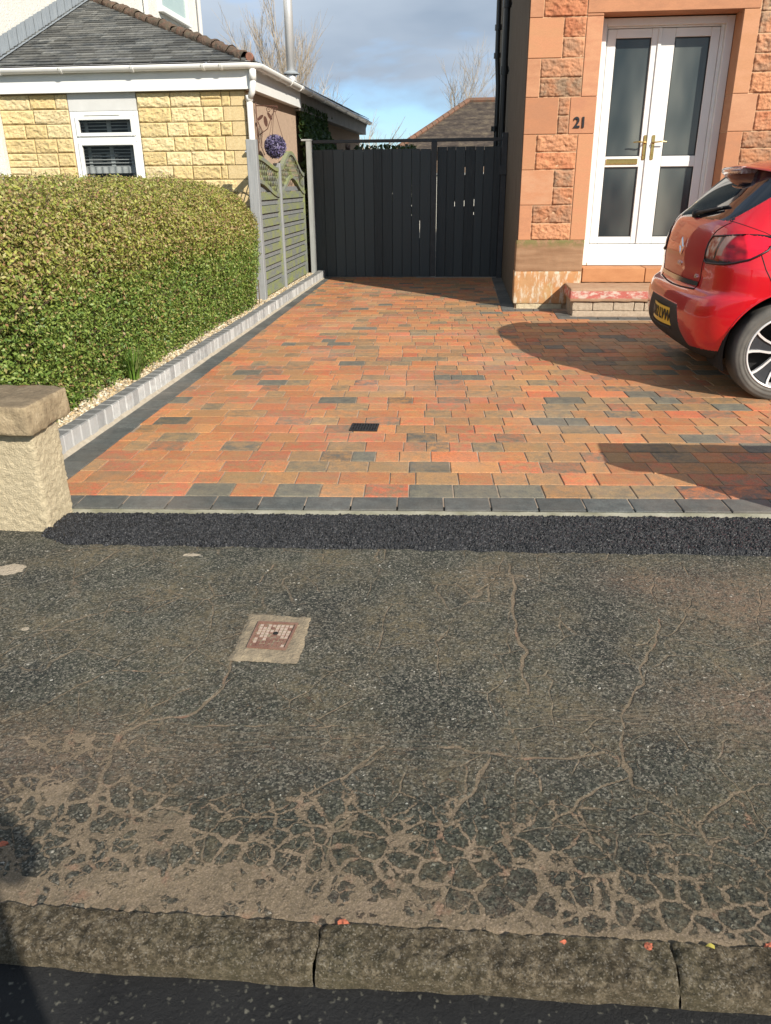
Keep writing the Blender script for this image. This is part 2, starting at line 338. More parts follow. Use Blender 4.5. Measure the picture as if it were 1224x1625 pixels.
MAT['sand'] = simple('jointing_sand', (.44, .34, .25), (.15, .11, .08), 7, .95, bump=.4, bscale=300)
MAT['mortar'] = simple('concrete_haunch', (.20, .19, .12), (.38, .36, .28), 9, .9, bump=.5, bscale=90)
MAT['soil'] = simple('soil', (.10, .075, .05), (.05, .038, .026), 12, .95, bump=.6, bscale=40, bdist=.02)
MAT['grassy'] = simple('rough_grass', (.07, .10, .03), (.12, .12, .045), 3, .95, bump=.8, bscale=50, bdist=.03)
MAT['yard'] = simple('pale_slabs', (.42, .38, .32), (.34, .30, .25), 4, .9, bump=.3, bscale=60)
# ============================================================ GROUND
def sheet(name, x0, x1, y0, y1, z, mat, **k):
    m = MB(); m.add([(x0, y0, z), (x1, y0, z), (x1, y1, z), (x0, y1, z)], [(0, 1, 2, 3)]); o = m.build(name, mat); tag(o, kind='structure'); return o
sheet('ground', -400, 400, -400, 600, -.16, MAT['grassy'])
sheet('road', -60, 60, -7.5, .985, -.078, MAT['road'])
sheet('back_yard', -2.6, .6, 12.0, 40, -.01, MAT['yard'])
sheet('garden_ground', -14, -2.05, 2.9, 12.5, .045, MAT['soil'])
sheet('garden_ground', -14, -2.6, 12.5, 40, .03, MAT['grassy'])
sheet('garden_ground', .6, 14, 2.95, 30, -.05, MAT['soil'])
PZ = lambda y: -.03*max(0, min(1, (2.6-y)/1.55)) if y < 2.6 else 0.0
def seg_d(X, Y, a, b):
    ax, ay = a; bx, by = b; dx, dy = bx-ax, by-ay; t = np.clip(((X-ax)*dx+(Y-ay)*dy)/(dx*dx+dy*dy+1e-9), 0, 1)
    return np.hypot(X-ax-t*dx, Y-ay-t*dy)
def px2g(px, py, z=-.015):
    d = fw+rt2*((px-612)/1228)-up2*((py-812.5)/1228); t = (z-CAMZ)/d.z
    return (d.x*t, d.y*t)
xs = np.arange(-2.0, 1.9, .006); ys = np.arange(1.0, 2.75, .006); X, Y = np.meshgrid(xs, ys)
def blob(px, py, sx, sy, amp=1.0):
    gx, gy = px2g(px, py); return amp*np.exp(-((X-gx)/sx)**2-((Y-gy)/sy)**2)
def warp(s, k, seed): # cheap smooth noise
    r = np.random.default_rng(seed); o = np.zeros_like(X)
    for i in range(10):
        a = r.random()*6.28; f = s*(.6+1.2*r.random()); o += np.sin((X*math.cos(a)+Y*math.sin(a))*f+r.random()*6.28)
    return o*k/10
Xw = X; Yw = Y
crack = np.zeros_like(X)
polys = [([(805,900),(818,935),(812,970),(822,1010),(836,1040),(826,1062),(842,1100)], .007),
 ([(690,1178),(760,1192),(830,1201),(880,1202),(960,1192),(985,1205),(1010,1240),(1100,1300),(1130,1330),(1200,1360)], .006),
 ([(790,1105),(815,1160),(835,1200),(862,1250)], .004), ([(1048,985),(1040,1020),(1016,1060),(1018,1085),(992,1120),(985,1180),(1000,1225)], .005),
 ([(775,1200),(745,1260),(715,1290)], .006), ([(0,1040),(100,990),(170,972),(240,972),(290,948)], .004),
 ([(368,1050),(352,1090),(310,1130),(240,1142),(190,1160),(165,1225),(130,1330)], .007), ([(205,1146),(300,1148),(560,1152)], .004),
 ([(300,1068),(180,1062),(60,1120),(0,1145)], .004), ([(200,1150),(230,1130),(300,1090)], .004), ([(1224,1240),(1160,1260),(1110,1300)], .004),
 ([(560,1290),(520,1310),(440,1290),(330,1300)], .005), ([(610,1195),(520,1240),(410,1290)], .004), ([(1080,900),(1130,960),(1224,990)], .003),
 ([(640,1330),(560,1270),(545,1230),(610,1180)], .006), ([(120,1240),(180,1280),(260,1300)], .007), ([(400,960),(410,930),(440,900)], .003), ([(880,1300),(930,1260),(1000,1225)], .005)]
wx = warp(60, .03, 1); wy = warp(60, .03, 2)
for pl, wd in polys:
    P = [px2g(*p) for p in pl]
    for a, b in zip(P[:-1], P[1:]):
        crack = np.maximum(crack, np.clip(1.25-seg_d(X+wx*.5, Y+wy*.5, a, b)/(wd*.85), 0, 1))
# silt lying along the kerb, thinning uphill and to the right
e = (Y-1.04-.022*np.clip(X+.3, -.3, 1.5))
silt = np.clip(1.15-e/(.035+.12*np.clip((.25-X)/1.2, 0, 1)), 0, 1.1)
silt = np.maximum(silt, np.clip(blob(80, 1250, .16, .05, .55)+blob(200, 1320, .2, .05, .6)+blob(330, 1400, .3, .05, .85)+blob(140, 1180, .18, .05, .4)+blob(620, 1440, .3, .03, .6)+blob(60, 1380, .25, .05, .35), 0, 1))
silt = silt*.92+warp(14, .2, 5)*(silt > .1)
allig = np.clip(blob(900, 1420, .5, .13, .85)+blob(600, 1340, .35, .12, .8)+blob(1224, 1440, .3, .14, .5)+blob(250, 1280, .5, .13, .6)+blob(1100, 1280, .3, .09, .35)+blob(820,1280,.3,.08,.35)+blob(100, 1150, .3, .1, .3), 0, .95); allig = np.maximum(allig, .20*np.clip((1.80-Y)/.12, 0, 1)*np.clip(.75+warp(9, 1.4, 8), 0, 1)); allig = np.maximum(allig, .42*np.exp(-((Y-1.28)/.17)**2)*np.clip((X+.5)/.3, 0, 1))
stain = np.clip(blob(1180, 960, .25, .2, .8)+blob(1224, 1120, .25, .12, .8)+blob(1020, 930, .15, .08, .6)+blob(60, 1200, .4, .15, .55)+blob(420, 1010, .13, .1, .3)+blob(700, 1450, .6, .12, .35)+blob(780,920,.12,.1,.3), 0, 1)
groove = np.clip(blob(960, 1140, .15, .05, 1.1)+blob(560, 1180, .5, .08, .5)+blob(150, 1180, .3, .1, .6)+blob(1180, 1160, .15, .1, .5), 0, 1)
cement = np.clip(blob(15, 908, .06, .045, 1.1)+blob(40, 1000, .02, .015, .7)+blob(305, 886, .04, .015, .9)+blob(1050, 975, .02, .02, .0), 0, 1)
Z = np.array([[PZ(y) for _ in (0,)][0] for y in ys])[:, None]+np.zeros_like(X)
zr = np.array([[fbm(x*7, y*7, 0, 3) for x in xs[::4]] for y in ys[::4]])
zr = np.repeat(np.repeat(zr, 4, 0), 4, 1)[:X.shape[0], :X.shape[1]]
k = 5
for ax in (0, 1):
    zr = sum(np.roll(zr, s, ax) for s in range(-k//2+1, k//2+1))/len(range(-k//2+1, k//2+1))
Z = Z-.014*np.clip((1.052+.022*np.clip(X+.3, -.3, 1.5)-Y)/.02, 0, 1)+zr*.0035-np.clip(crack, 0, 1)*.002
nx, ny = len(xs), len(ys); idx = np.arange(nx*ny).reshape(ny, nx)
F = np.stack([idx[:-1, :-1], idx[:-1, 1:], idx[1:, 1:], idx[1:, :-1]], -1).reshape(-1, 4)
o = np_mesh('pavement', np.stack([X, Y, Z], -1).reshape(-1, 3), F, MAT['pave'], smooth=True,
            attrs=dict(silt=silt.ravel(), crack=crack.ravel(), stain=stain.ravel(), groove=groove.ravel(), allig=allig.ravel(), cement=cement.ravel()))
tag(o, kind='structure')
for x0, x1 in ((-40, -2.0), (float(xs[-1]), 40)):
    m = MB(); m.add([(x0, 1.03, -.03), (x1, 1.03, -.03), (x1, 2.75, 0), (x0, 2.75, 0)], [(0, 1, 2, 3)]); tag(m.build('pavement', MAT['pave']), kind='structure')
# kerb stones, weathered: displaced lumpy tops
m = MB(); KX = [-9, -7.2, -5.4, -3.6, -2.3, -1.28, -.232, .424, 1.45, 2.7, 4.5, 6.3, 9]
for x0, x1 in zip(KX[:-1], KX[1:]):
    near = x1 > -1.6 and x0 < 1.6; nu = int((x1-x0)/(.0055 if near else .12)); nv = 30 if near else 10
    a0 = random.random()*9
    def fn(u, v, x0=x0, x1=x1):
        x = x0+.0015+(x1-x0-.003)*u+.004*nz3(v*6, x0*9)
        ed = min(u, 1-u)*(x1-x0); rd = max(0, 1-ed/.012)**2*.006
        if v < .8:
            t = v/.8; y = 1.042-.084*t; z = -.024-.008*t-.016*max(0, (t-.75)/.25)**2
        else:
            t = (v-.8)/.2; y = .958-.006*t; z = -.044-.055*t
        q = fbm(x*18, y*18, z*18, 5)*.0045+fbm(x*50+9, y*50, z*50, 4)*.0050
        return (x, y+.022*max(-.3, min(1.5, x+.3))+fbm(x*9, 3, z*20, 3)*.005*v, z+q-rd+.004*math.sin(x*3+a0)*.5)
    m.grid(fn, max(nu, 4), nv, flip=True)
tag(m.build('kerb', MAT['kerb'], smooth=True), kind='structure')
# fresh tarmac strip along the front of the drive: really lumpy aggregate
FL = lambda x: 3.02+.052*(x+.2)           # front edge of the drive (world y)
m = MB(); tx0, tx1 = -1.64, 2.3; nu, nv = 800, 74
def fn(u, v):
    x = tx0+(tx1-tx0)*u; lo = 2.60+.045*(x+1.6)*.75+.012*fbm(x*14, 1, 0, 4)+.006*nz3(x*70, 4); hi = FL(x)-.045+.006*nz3(x*60, 8)
    if x < -1.52: lo += (-1.52-x)*.6
    y = lo+(hi-lo)*v; e = min(v, 1-v)*(hi-lo); dome = .020*(1-max(0, 1-e/.03)**2)-.004
    c = noise.cell(Vector((x*125, y*125, 0))); cc = noise.voronoi(Vector((x*125, y*125, 0)))[0][0]*(.7+.6*abs(nz3(x*30, y*30)))
    return (x, y, dome+(0.45-cc)*.011+.003*fbm(x*12, y*12, 3, 2)+.004*c)
m.grid(fn, nu, nv)
o = m.build('tarmac', MAT['tar'], smooth=False); tag(o, kind='structure')
# concrete haunch showing between the tarmac and the blocks
m = MB()
m.grid(lambda u, v: (-1.66+4.2*u, FL(-1.66+4.2*u)-.050+.055*v, .004+.002*fbm(u*80, v*3, 0, 3)), 200, 4)
tag(m.build('concrete_haunch', MAT['mortar'], smooth=True), kind='structure')
# sand bed under the block paving
m = MB(); m.add([(-2.0, 2.985, .0075), (4.6, 3.27, .0075), (4.6, 12.0, .0075), (-2.06, 12.0, .0075)], [(0, 1, 2, 3)]); tag(m.build('driveway_bed', MAT['sand']), kind='structure')
# ------------------------------------------------------------ block paving
BR = [((.52, .155, .055), (.44, .215, .08)), ((.54, .115, .05), (.36, .20, .085)), ((.45, .225, .085), (.50, .16, .06)), ((.41, .225, .09), (.21, .155, .09)),
      ((.49, .21, .075), (.29, .18, .09)), ((.10, .10, .085), (.17, .155, .11)), ((.46, .155, .065), (.13, .125, .09)), ((.56, .135, .06), (.46, .22, .085)), ((.30, .20, .095), (.13, .12, .085))]
PB = [.17, .11, .18, .13, .12, .07, .09, .06, .09]
def paver(m, P, z, ca, cb, c=.0024):
    # P: 4 corners CCW (world xy) ; chamfered top block
    P = [Vector((p[0], p[1], 0)) for p in P]; ce = sum(P, Vector())/4
    def ins(d): return [p+(ce-p).normalized()*d*1.35 for p in P]
    z += random.uniform(-.0012, .0012); tx, ty = random.uniform(-.006, .006), random.uniform(-.006, .006)
    lo = ins(.0015); up_ = ins(.0015); tp = ins(.0015+c)
    h = lambda p, zz: (p.x, p.y, zz+(p.x-ce.x)*tx+(p.y-ce.y)*ty)
    vs = [h(p, z-.03) for p in lo]+[h(p, z-c) for p in up_]+[h(p, z) for p in tp]
    fs = []
    for i in range(4):
        j = (i+1) % 4; fs += [(i, j, 4+j, 4+i), (4+i, 4+j, 8+j, 8+i)]
    fs.append((8, 9, 10, 11)); m.add(vs, fs, 0, ca, cb)
th = R(2.98); ux, uy = math.cos(th), math.sin(th); O = Vector((-1.72, FL(-1.72)))
def W2(u, v): return (O.x+ux*u-uy*v, O.y+uy*u+ux*v)
EDG = lambda y: -1.822-.0125*(y-3.3)      # inner edge of dark side border
FACE = lambda y: -1.990-.0040*(y-3.3)     # face of the upstanding kerb
def pickcol(row):
    pr = list(PB)
    if row == 1: pr[5] += .9
    i = random.choices(range(len(BR)), pr)[0]; a, b = BR[i]; k = random.uniform(.82, 1.16)
    if random.random() < .35: b = random.choice(BR[:5])[1]
    return tuple(c*k for c in a), tuple(c*k for c in b)
DK = lambda: ((lambda k: ((.062*k, .067*k, .064*k), (.095*k, .102*k, .096*k)))(random.uniform(.8, 1.2)))
m = MB(); RP = .159
for row in range(0, 60):
    v0 = row*RP+.004; v1 = v0+RP-.004
    yc = lambda u: W2(u, (v0+v1)/2)
    if row == 0: u = -.12; v0, v1 = .0, .142
    else: u = -.4-random.random()*.2; v0 -= .015; v1 -= .015
    while u < 6.6:
        wd = .200 if row < 2 else random.choice((.2, .2, .16, .24, .2, .16, .2, .12, .12))
        a, b_ = u+.0015, u+wd-.0015; u += wd
        P = [W2(a, v0), W2(b_, v0), W2(b_, v1), W2(a, v1)]
        cx = sum(p[0] for p in P)/4; cy = sum(p[1] for p in P)/4
        le = EDG(cy)
        if cx > 4.5 or cy > 11.98: continue
        rl = 9
        if cy > 8.62: rl = .455
        elif cy > 8.10: rl = 1.0
        if min(p[0] for p in P) > rl-.02 or max(p[0] for p in P) < le+.01: continue
        P = [(min(max(p[0], le), rl), p[1]) for p in P]
        if P[1][0]-P[0][0] < .015 or P[2][0]-P[3][0] < .008: continue
        if row == 0: ca, cb = DK()
        else: ca, cb = pickcol(row)
        paver(m, P, .012, ca, cb)
# dark border down the left side, along the house and round the steps
y = 3.12
while y < 11.9:
    y2 = min(y+.2, 11.95); ca, cb = DK(); paver(m, [(FACE(y)+.012, y), (EDG(y), y), (EDG(y2), y2-.003), (FACE(y2)+.012, y2-.003)], .0145, ca, cb); y = y2
y = 8.62
while y < 11.9:
    y2 = min(y+.2, 11.95); ca, cb = DK(); paver(m, [(.458, y), (.598, y), (.598, y2-.003), (.458, y2-.003)], .0145, ca, cb); y = y2
x = .60
while x < 1.0: ca, cb = DK(); paver(m, [(x, 8.66), (x+.197, 8.66), (x+.197, 8.80), (x, 8.80)], .0145, ca, cb); x += .2
y = 8.26
while y < 8.6: ca, cb = DK(); paver(m, [(1.0, y), (1.14, y), (1.14, y+.197), (1.0, y+.197)], .0145, ca, cb); y += .2
x = 1.0
while x < 4.4: ca, cb = DK(); paver(m, [(x, 8.12), (x+.197, 8.12), (x+.197, 8.255), (x, 8.255)], .0145, ca, cb); x += .2
tag(m.build('driveway', MAT['pavers']), kind='structure')
# ============================================================ DRAIN + STOPCOCK COVER
MAT['iron'] = simple('cast_iron', (.02, .02, .02), (.045, .042, .04), 40, .5, .6, bump=.3, bscale=200)
MAT['rust'] = simple('rusty_iron', (.16, .075, .055), (.24, .14, .10), 30, .75, .2, bump=.4, bscale=150)
MAT['dirtstone'] = simple('silt_filled_stud', (.34, .25, .19), (.42, .33, .27), 60, .9)
MAT['rconc'] = simple('worn_concrete', (.29, .23, .15), (.16, .13, .09), 26, .95, bump=.9, bscale=120, bdist=.006)
MAT['black'] = simple('black_void', (.006, .006, .006), None, rough=.9)
t = empty('drain_grate', (-.52, 4.207, .0), 'small black slotted drain grate set into the red block drive', 'drain')
m = MB(); m.box(-.592, -.448, 4.142, 4.272, .004, .0125); m.build('drain_void', MAT['black'], t)
m = MB()
for a in ((-.598, -.586, 4.136, 4.278), (-.454, -.442, 4.136, 4.278), (-.586, -.454, 4.136, 4.146), (-.586, -.454, 4.268, 4.278)): m.cbox(a[0], a[1], a[2], a[3], .0, .0175, .001)
m.build('frame', MAT['iron'], t)
m = MB()
for i in range(8): x = -.578+i*.0158; m.cbox(x, x+.0075, 4.146, 4.268, .012, .0172, .001)
m.cbox(-.586, -.454, 4.203, 4.211, .011, .0165, .001); m.build('grille', MAT['iron'], t)
t = empty('stopcock_cover', (-.545, 1.99, -.012), 'rusty square iron stopcock cover in a pale concrete collar on the pavement', 'stopcock cover')
def quad_local(u, v, P):  # bilinear in quad TL,TR,BR,BL
    a = Vector(P[0]).lerp(Vector(P[1]), u); b = Vector(P[3]).lerp(Vector(P[2]), u); return a.lerp(b, v)
CP = [px2g(411, 991), px2g(474, 994), px2g(454, 1036), px2g(392, 1032)]
SP = [px2g(396, 974), px2g(502, 980), px2g(471, 1055), px2g(364, 1049)]
ZP = PZ(2.0)+.0025
def ring(u, v):
    p = quad_local(u, v, SP); e = min(u, 1-u, v, 1-v); w_ = .006*max(0, 1-e*8); q = Vector((fbm(p.x*25, p.y*25), fbm(p.x*25+9, p.y*25)))*w_
    return (p.x+q.x, p.y+q.y, ZP+.003-.006*max(0, 1-e*14)+.0012*fbm(p.x*60, p.y*60, 0, 3))
m = MB(); m.grid(ring, 60, 60, flip=True); m.build('concrete_collar', MAT['rconc'], t, smooth=True)
m = MB(); n0 = [quad_local(u, v, CP) for u, v in ((0, 0), (1, 0), (1, 1), (0, 1))]; ins_ = [quad_local(u, v, CP) for u, v in ((.05, .05), (.95, .05), (.95, .95), (.05, .95))]
vs = [(p.x, p.y, ZP+.008) for p in n0]+[(p.x, p.y, ZP+.008) for p in ins_]+[(p.x, p.y, ZP+.003) for p in ins_]+[(p.x, p.y, ZP-.004) for p in n0]
fs = []
for i in range(4): j = (i+1) % 4; fs += [(i, j, 4+j, 4+i), (4+i, 4+j, 8+j, 8+i), (12+i, 12+j, j, i)]
fs.append((8, 9, 10, 11)); m.add(vs, fs); m.build('iron_lid', MAT['rust'], t, fixn=True)
m = MB(); m2 = MB()
for i in range(8):
    for j in range(8):
        u, v = .09+i*.105, .09+j*.105
        if 3 <= i <= 4 and 3 <= j <= 4: continue
        c = [quad_local(u+a, v+b, CP) for a, b in ((0, 0), (.075, 0), (.075, .075), (0, .075))]
        (m if (j < 5 or random.random() < .25) and random.random() < .9 else m2).add([(p.x, p.y, ZP+.0045) for p in c]+[(p.x, p.y, ZP-.002) for p in c], [(3, 2, 1, 0), (0, 1, 5, 4), (1, 2, 6, 5), (2, 3, 7, 6), (3, 0, 4, 7)])
m.build('stud_pattern', MAT['dirtstone'], t, fixn=True); m2.build('stud_pattern', MAT['rust'], t, fixn=True)
c = quad_local(.56, .42, CP); m = MB(); m.lathe([(0, .0), (.007, .0), (.0085, -.002)], (c.x, c.y, ZP+.0068), n=12); m.build('key_hole', MAT['black'], t)
# brick chips, leaf and loose bits by the kerb
MAT['chip'] = simple('brick_chip', (.45, .12, .06), (.30, .09, .05), 60, .9, bump=.6, bscale=200)
def lump(m, c, s, sq=(1, 1, .6), n=2, rough=.35, seed=0):
    bm = bmesh.new(); bmesh.ops.create_icosphere(bm, subdivisions=n, radius=1)
    vs = []
    for v in bm.verts:
        k = 1+rough*nz3(v.co.x*1.7+seed, v.co.y*1.7, v.co.z*1.7+seed); vs.append((c[0]+v.co.x*s*sq[0]*k, c[1]+v.co.y*s*sq[1]*k, c[2]+v.co.z*s*sq[2]*k))
    fs = [tuple(v.index for v in f.verts) for f in bm.faces]; bm.free(); m.add(vs, fs)
for (px, py, s, lab) in ((545, 1466, .011, 'largest orange brick chip lying on the silt left of the kerb joint'), (895, 1495, .009, 'small orange brick chip on the silt behind the middle kerbstone'),
                    (1031, 1503, .010, 'flat orange brick chip lying beside the right kerb joint'), (1222, 1503, .008, 'orange brick chip at the right edge of the photo behind the kerb'), (5, 1340, .009, 'orange brick chip at the left edge of the photo on the silt')):
    g = px2g(px, py, -.028); m = MB()
    lump(m, (g[0], g[1], -.026), s, (1.1, .7, .45), 2, .8, px)
    if s > .0095: lump(m, (g[0]+s*1.1, g[1]-s*.5, -.027), s*.5, (1, .8, .5), 1, .8, py)
    tag(m.build('brick_chip', MAT['chip'], None), lab, 'brick chip', 'brick chips by the kerb')
MAT['leafy'] = simple('yellow_leaf', (.38, .34, .06), (.3, .22, .05), 40, .7)
g = px2g(1130, 1504, -.025); m = MB(); m.grid(lambda u, v: (g[0]-.012+.024*u, g[1]+(v-.5)*.010*math.sin(math.pi*min(max(u, .03), .97)), -.022+.003*math.sin(u*5)), 8, 4)
tag(m.build('fallen_leaf', MAT['leafy'], None), 'small yellow leaf lying behind the kerb near its right joint', 'leaf')
# ============================================================ GATE PILLAR (left) and wall to the right (casts the shadow)
def M_harl(name, c1, c2, sc=34, wear=None):
    b = NB(name); v = b.vor(sc*2.2)
    c = b.mix(b.rng(b.noise(sc*.5, 5, .7), .3, .7), c1, c2); c = b.mix(b.ramp(b.noise(5, 5, .7), [(.58, 0), (.75, .5)]), c, wear or c2)
    n1 = b.bump(b.math('ADD', b.noise(sc*2.4, 8, .85), b.math('MULTIPLY', v, -.35)), 1.0, .009)
    return b.done(c, .95, 0, .15)
MAT['harl'] = M_harl('pillar_harling', (.66, .56, .38), (.50, .42, .28), 62, (.40, .33, .22))
MAT['cap'] = None
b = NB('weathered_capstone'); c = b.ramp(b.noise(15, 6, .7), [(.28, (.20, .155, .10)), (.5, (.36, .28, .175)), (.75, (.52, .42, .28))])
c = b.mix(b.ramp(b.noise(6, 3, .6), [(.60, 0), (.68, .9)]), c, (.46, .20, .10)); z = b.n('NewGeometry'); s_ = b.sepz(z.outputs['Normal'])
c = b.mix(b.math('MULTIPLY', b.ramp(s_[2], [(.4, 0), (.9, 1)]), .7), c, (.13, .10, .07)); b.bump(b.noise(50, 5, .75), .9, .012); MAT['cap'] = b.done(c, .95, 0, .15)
def rough_box(m, x0, x1, y0, y1, z0, z1, st=.012, amp=.006, fr=14, rnd=.02, seed=0, bot=False):
    cx, cy, cz = (x0+x1)/2, (y0+y1)/2, (z0+z1)/2
    def P(x, y, z):
        # round the edges
        hx, hy, hz = (x1-x0)/2-rnd, (y1-y0)/2-rnd, (z1-z0)/2-rnd
        d = Vector((x-cx, y-cy, z-cz)); q = Vector((max(-hx, min(hx, d.x)), max(-hy, min(hy, d.y)), max(-hz, min(hz, d.z)))); e = d-q
        if e.length > 1e-6: e = e.normalized()*rnd
        n = e.normalized() if e.length > 0 else Vector((0, 0, 1)); p = q+e
        k = fbm(p.x*fr+seed, p.y*fr, p.z*fr, 4)*amp+nz3(p.x*fr*4+seed, p.y*fr*4, p.z*fr*4)*amp*.35
        return (cx+p.x+n.x*k, cy+p.y+n.y*k, cz+p.z+n.z*k)
    nx_, ny_, nz_ = [max(3, int(a/st)) for a in (x1-x0, y1-y0, z1-z0)]
    L_ = lambda a, b_, t: a+(b_-a)*t
    m.grid(lambda u, v: P(L_(x0, x1, u), y0, L_(z0, z1, v)), nx_, nz_); m.grid(lambda u, v: P(L_(x0, x1, u), y1, L_(z0, z1, v)), nx_, nz_, flip=True)
    m.grid(lambda u, v: P(x1, L_(y0, y1, u), L_(z0, z1, v)), ny_, nz_); m.grid(lambda u, v: P(x0, L_(y0, y1, u), L_(z0, z1, v)), ny_, nz_, flip=True)
    m.grid(lambda u, v: P(L_(x0, x1, u), L_(y0, y1, v), z1), nx_, ny_); m.grid(lambda u, v: P(L_(x0, x1, u), L_(y0, y1, v), z0), nx_, ny_, flip=True)
t = empty('garden_wall', (-1.9, 2.83, 0), 'low cream roughcast garden wall end with a weathered stone cap beside the hedge', 'wall')
m = MB(); rough_box(m, -2.75, -1.625, 2.715, 2.93, -.06, .425, .006, .0045, 55, .018); m.build('roughcast_wall', MAT['harl'], t, smooth=True)
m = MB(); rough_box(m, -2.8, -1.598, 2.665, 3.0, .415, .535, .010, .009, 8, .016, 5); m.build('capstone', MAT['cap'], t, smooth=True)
t = empty('garden_wall', (2.1, 2.96, 0), 'low cream roughcast garden wall out of frame on the right that shades the drive', 'wall')
m = MB(); rough_box(m, 1.60, 4.4, 2.83, 3.09, -.06, .70, .05, .008, 20, .022); m.build('roughcast_wall', MAT['harl'], t, smooth=True)
m = MB(); rough_box(m, 1.55, 4.5, 2.78, 3.12, .695, .80, .05, .006, 9, .014, 5); m.build('capstone', MAT['cap'], t, smooth=True)
# ============================================================ EDGING KERB (grey setts), GRAVEL
t = empty('edging_kerb', (-2.0, 7, 0), 'low upstanding edging of small grey setts along the left side of the drive', 'edging')
b = NB('grey_sett'); sN = b.sepz(b.n('NewGeometry').outputs['Normal']); c = b.mix(b.rng(b.noise(22, 6, .75), .38, .62), b.attr('ColA'), b.attr('ColB'))
c = b.mix(b.ramp(sN[2], [(.5, 0), (.8, .9)]), c, b.ramp(b.noise(25, 5, .7), [(.3, (.09, .092, .09)), (.7, (.17, .17, .165))])); b.bump(b.noise(110, 5, .75), .7, .005); MAT['sett'] = b.done(c, .85, 0, .2); MAT['haunch'] = simple('pale_mortar', (.42, .37, .29), (.30, .26, .2), 30, .95, bump=.4)
m = MB(); y = 3.02; mm = MB()
while y < 11.86:
    ln = random.uniform(.092, .104); k = random.uniform(.85, 1.2); f = FACE(y); dx = random.uniform(-.003, .003)
    m.cbox(f-.085+dx, f+dx, y+.002, y+ln-.002, .0, .122+random.uniform(-.002, .002), .006, 0, (.42*k, .42*k, .41*k), random.choice(((.28, .28, .275), (.55, .55, .53), (.38, .375, .36)))); y += ln
m.build('sett_row', MAT['sett'], t)
mm.grid(lambda u, v: (FACE(3.02+8.84*u)-.002+v*.020, 3.02+8.84*u, .034-.020*v+.002*nz3(u*300, v)), 300, 3, flip=False); mm.build('mortar_fillet', MAT['haunch'], t, smooth=True, fixn=False)
n = 15000
yy = 3.05+8.9*rng.random(n)**1.35; xx = np.array([FACE(y)-.09 for y in yy])-.34*rng.random(n)
ico = bmesh.new(); bmesh.ops.create_icosphere(ico, subdivisions=1, radius=1); iv = np.array([v.co[:] for v in ico.verts]); ifc = np.array([[v.index for v in f.verts] for f in ico.faces]); ico.free()
def pebbles(name, P, size, mat, pal, label, parent=None, flat=.7, kind='stuff', cat='gravel'):
    n = len(P); s = size*(.55+.9*rng.random(n)); sc = np.stack([s*(.8+.5*rng.random(n)), s*(.6+.4*rng.random(n)), s*flat], 1)
    a = rng.random(n)*6.28; ca, sa = np.cos(a), np.sin(a); V = iv[None]*(1+.18*rng.normal(size=(n, len(iv), 1)))*sc[:, None]
    V = np.stack([V[..., 0]*ca[:, None]-V[..., 1]*sa[:, None], V[..., 0]*sa[:, None]+V[..., 1]*ca[:, None], V[..., 2]], -1)+P[:, None]
    Fp = (ifc[None]+np.arange(n)[:, None, None]*len(iv)).reshape(-1, 3)
    pc = np.array(pal)[rng.integers(0, len(pal), n)]*(.8+.4*rng.random((n, 1))); cA = np.repeat(pc, len(ifc), 0)
    o = np_mesh(name, V.reshape(-1, 3), Fp, mat, parent, cA, cA*.85); return o
MAT['pebble'] = colmat('beige_pebbles', .8, 60, .2, 200, .002, .15)
zz = .062+.014*rng.random(n)+.02*np.clip((xx+2.25)/-.3, 0, 1)
o = pebbles('gravel', np.stack([xx, yy, zz], 1), .011, MAT['pebble'], [(.55, .45, .30), (.62, .54, .40), (.42, .33, .20), (.50, .36, .20), (.68, .62, .50), (.30, .25, .18)], '')
tag(o, 'strip of beige pebble gravel between the hedge, the fence and the grey edging', 'gravel', kind='stuff')
m = MB(); m.add([(-2.09, 2.95, .058), (-2.09, 11.9, .058), (-2.62, 11.9, .07), (-2.62, 2.95, .07)], [(0, 3, 2, 1)]); tag(m.build('gravel_bed', simple('gravel_fines', (.36, .28, .18), (.25, .19, .12), 60, .95, bump=.7, bscale=150), None), kind='structure')
# ============================================================ HEDGE
t = empty('hedge', (-3.6, 6.2, 0.05), 'thick clipped privet hedge, brownish on its shoulders, along the left of the drive', 'hedge')
HX0, HX1, HY0, HY1, HZ0, HZ1 = -5.6, -2.16, 3.15, 8.98, .10, 1.335
def hedge_surf(n):
    """random points on the rounded hull + outward normals"""
    P = []; Nn = []
    cx, cy, cz = (HX0+HX1)/2, (HY0+HY1)/2, .55
    hx, hy, hz = (HX1-HX0)/2, (HY1-HY0)/2, HZ1-cz
    while len(P) < n:
        k = random.random()
        if k < .52: a = (1, random.uniform(-1, 1), random.uniform(-.62, 1))
        elif k < .80: a = (1-2*random.random()**1.6*.5-0*1, random.uniform(-1, 1), 1)
        elif k < .92: a = (random.uniform(-.1, 1), -1, random.uniform(-.62, 1))
        else: a = (random.uniform(-.1, 1), 1, random.uniform(-.62, 1))
        x, y, z = a; p = Vector((x*hx, y*hy, z*hz)); r = .52
        q = Vector((max(-hx+r, min(hx-r, p.x)), max(-hy+r, min(hy-r, p.y)), min(hz-r, p.z))); e = p-q
        if e.length < 1e-4: continue
        nn = e.normalized(); p = q+nn*r
        # bottom tucks in
        wz = p.z+cz
        if wz < .5: p.x -= (.5-wz)*.16*(1 if nn.x > .3 else 0)
        bl = fbm(p.x*1.1, p.y*1.1, p.z*1.6, 3)*.055+fbm(p.x*4, p.y*4, p.z*4, 2)*.03
        P.append((p.x+cx+nn.x*bl, p.y+cy+nn.y*bl, p.z+cz+nn.z*bl)); Nn.append(nn[:])
    return np.array(P), np.array(Nn)
NL = 240000
P, Nn = hedge_surf(NL)
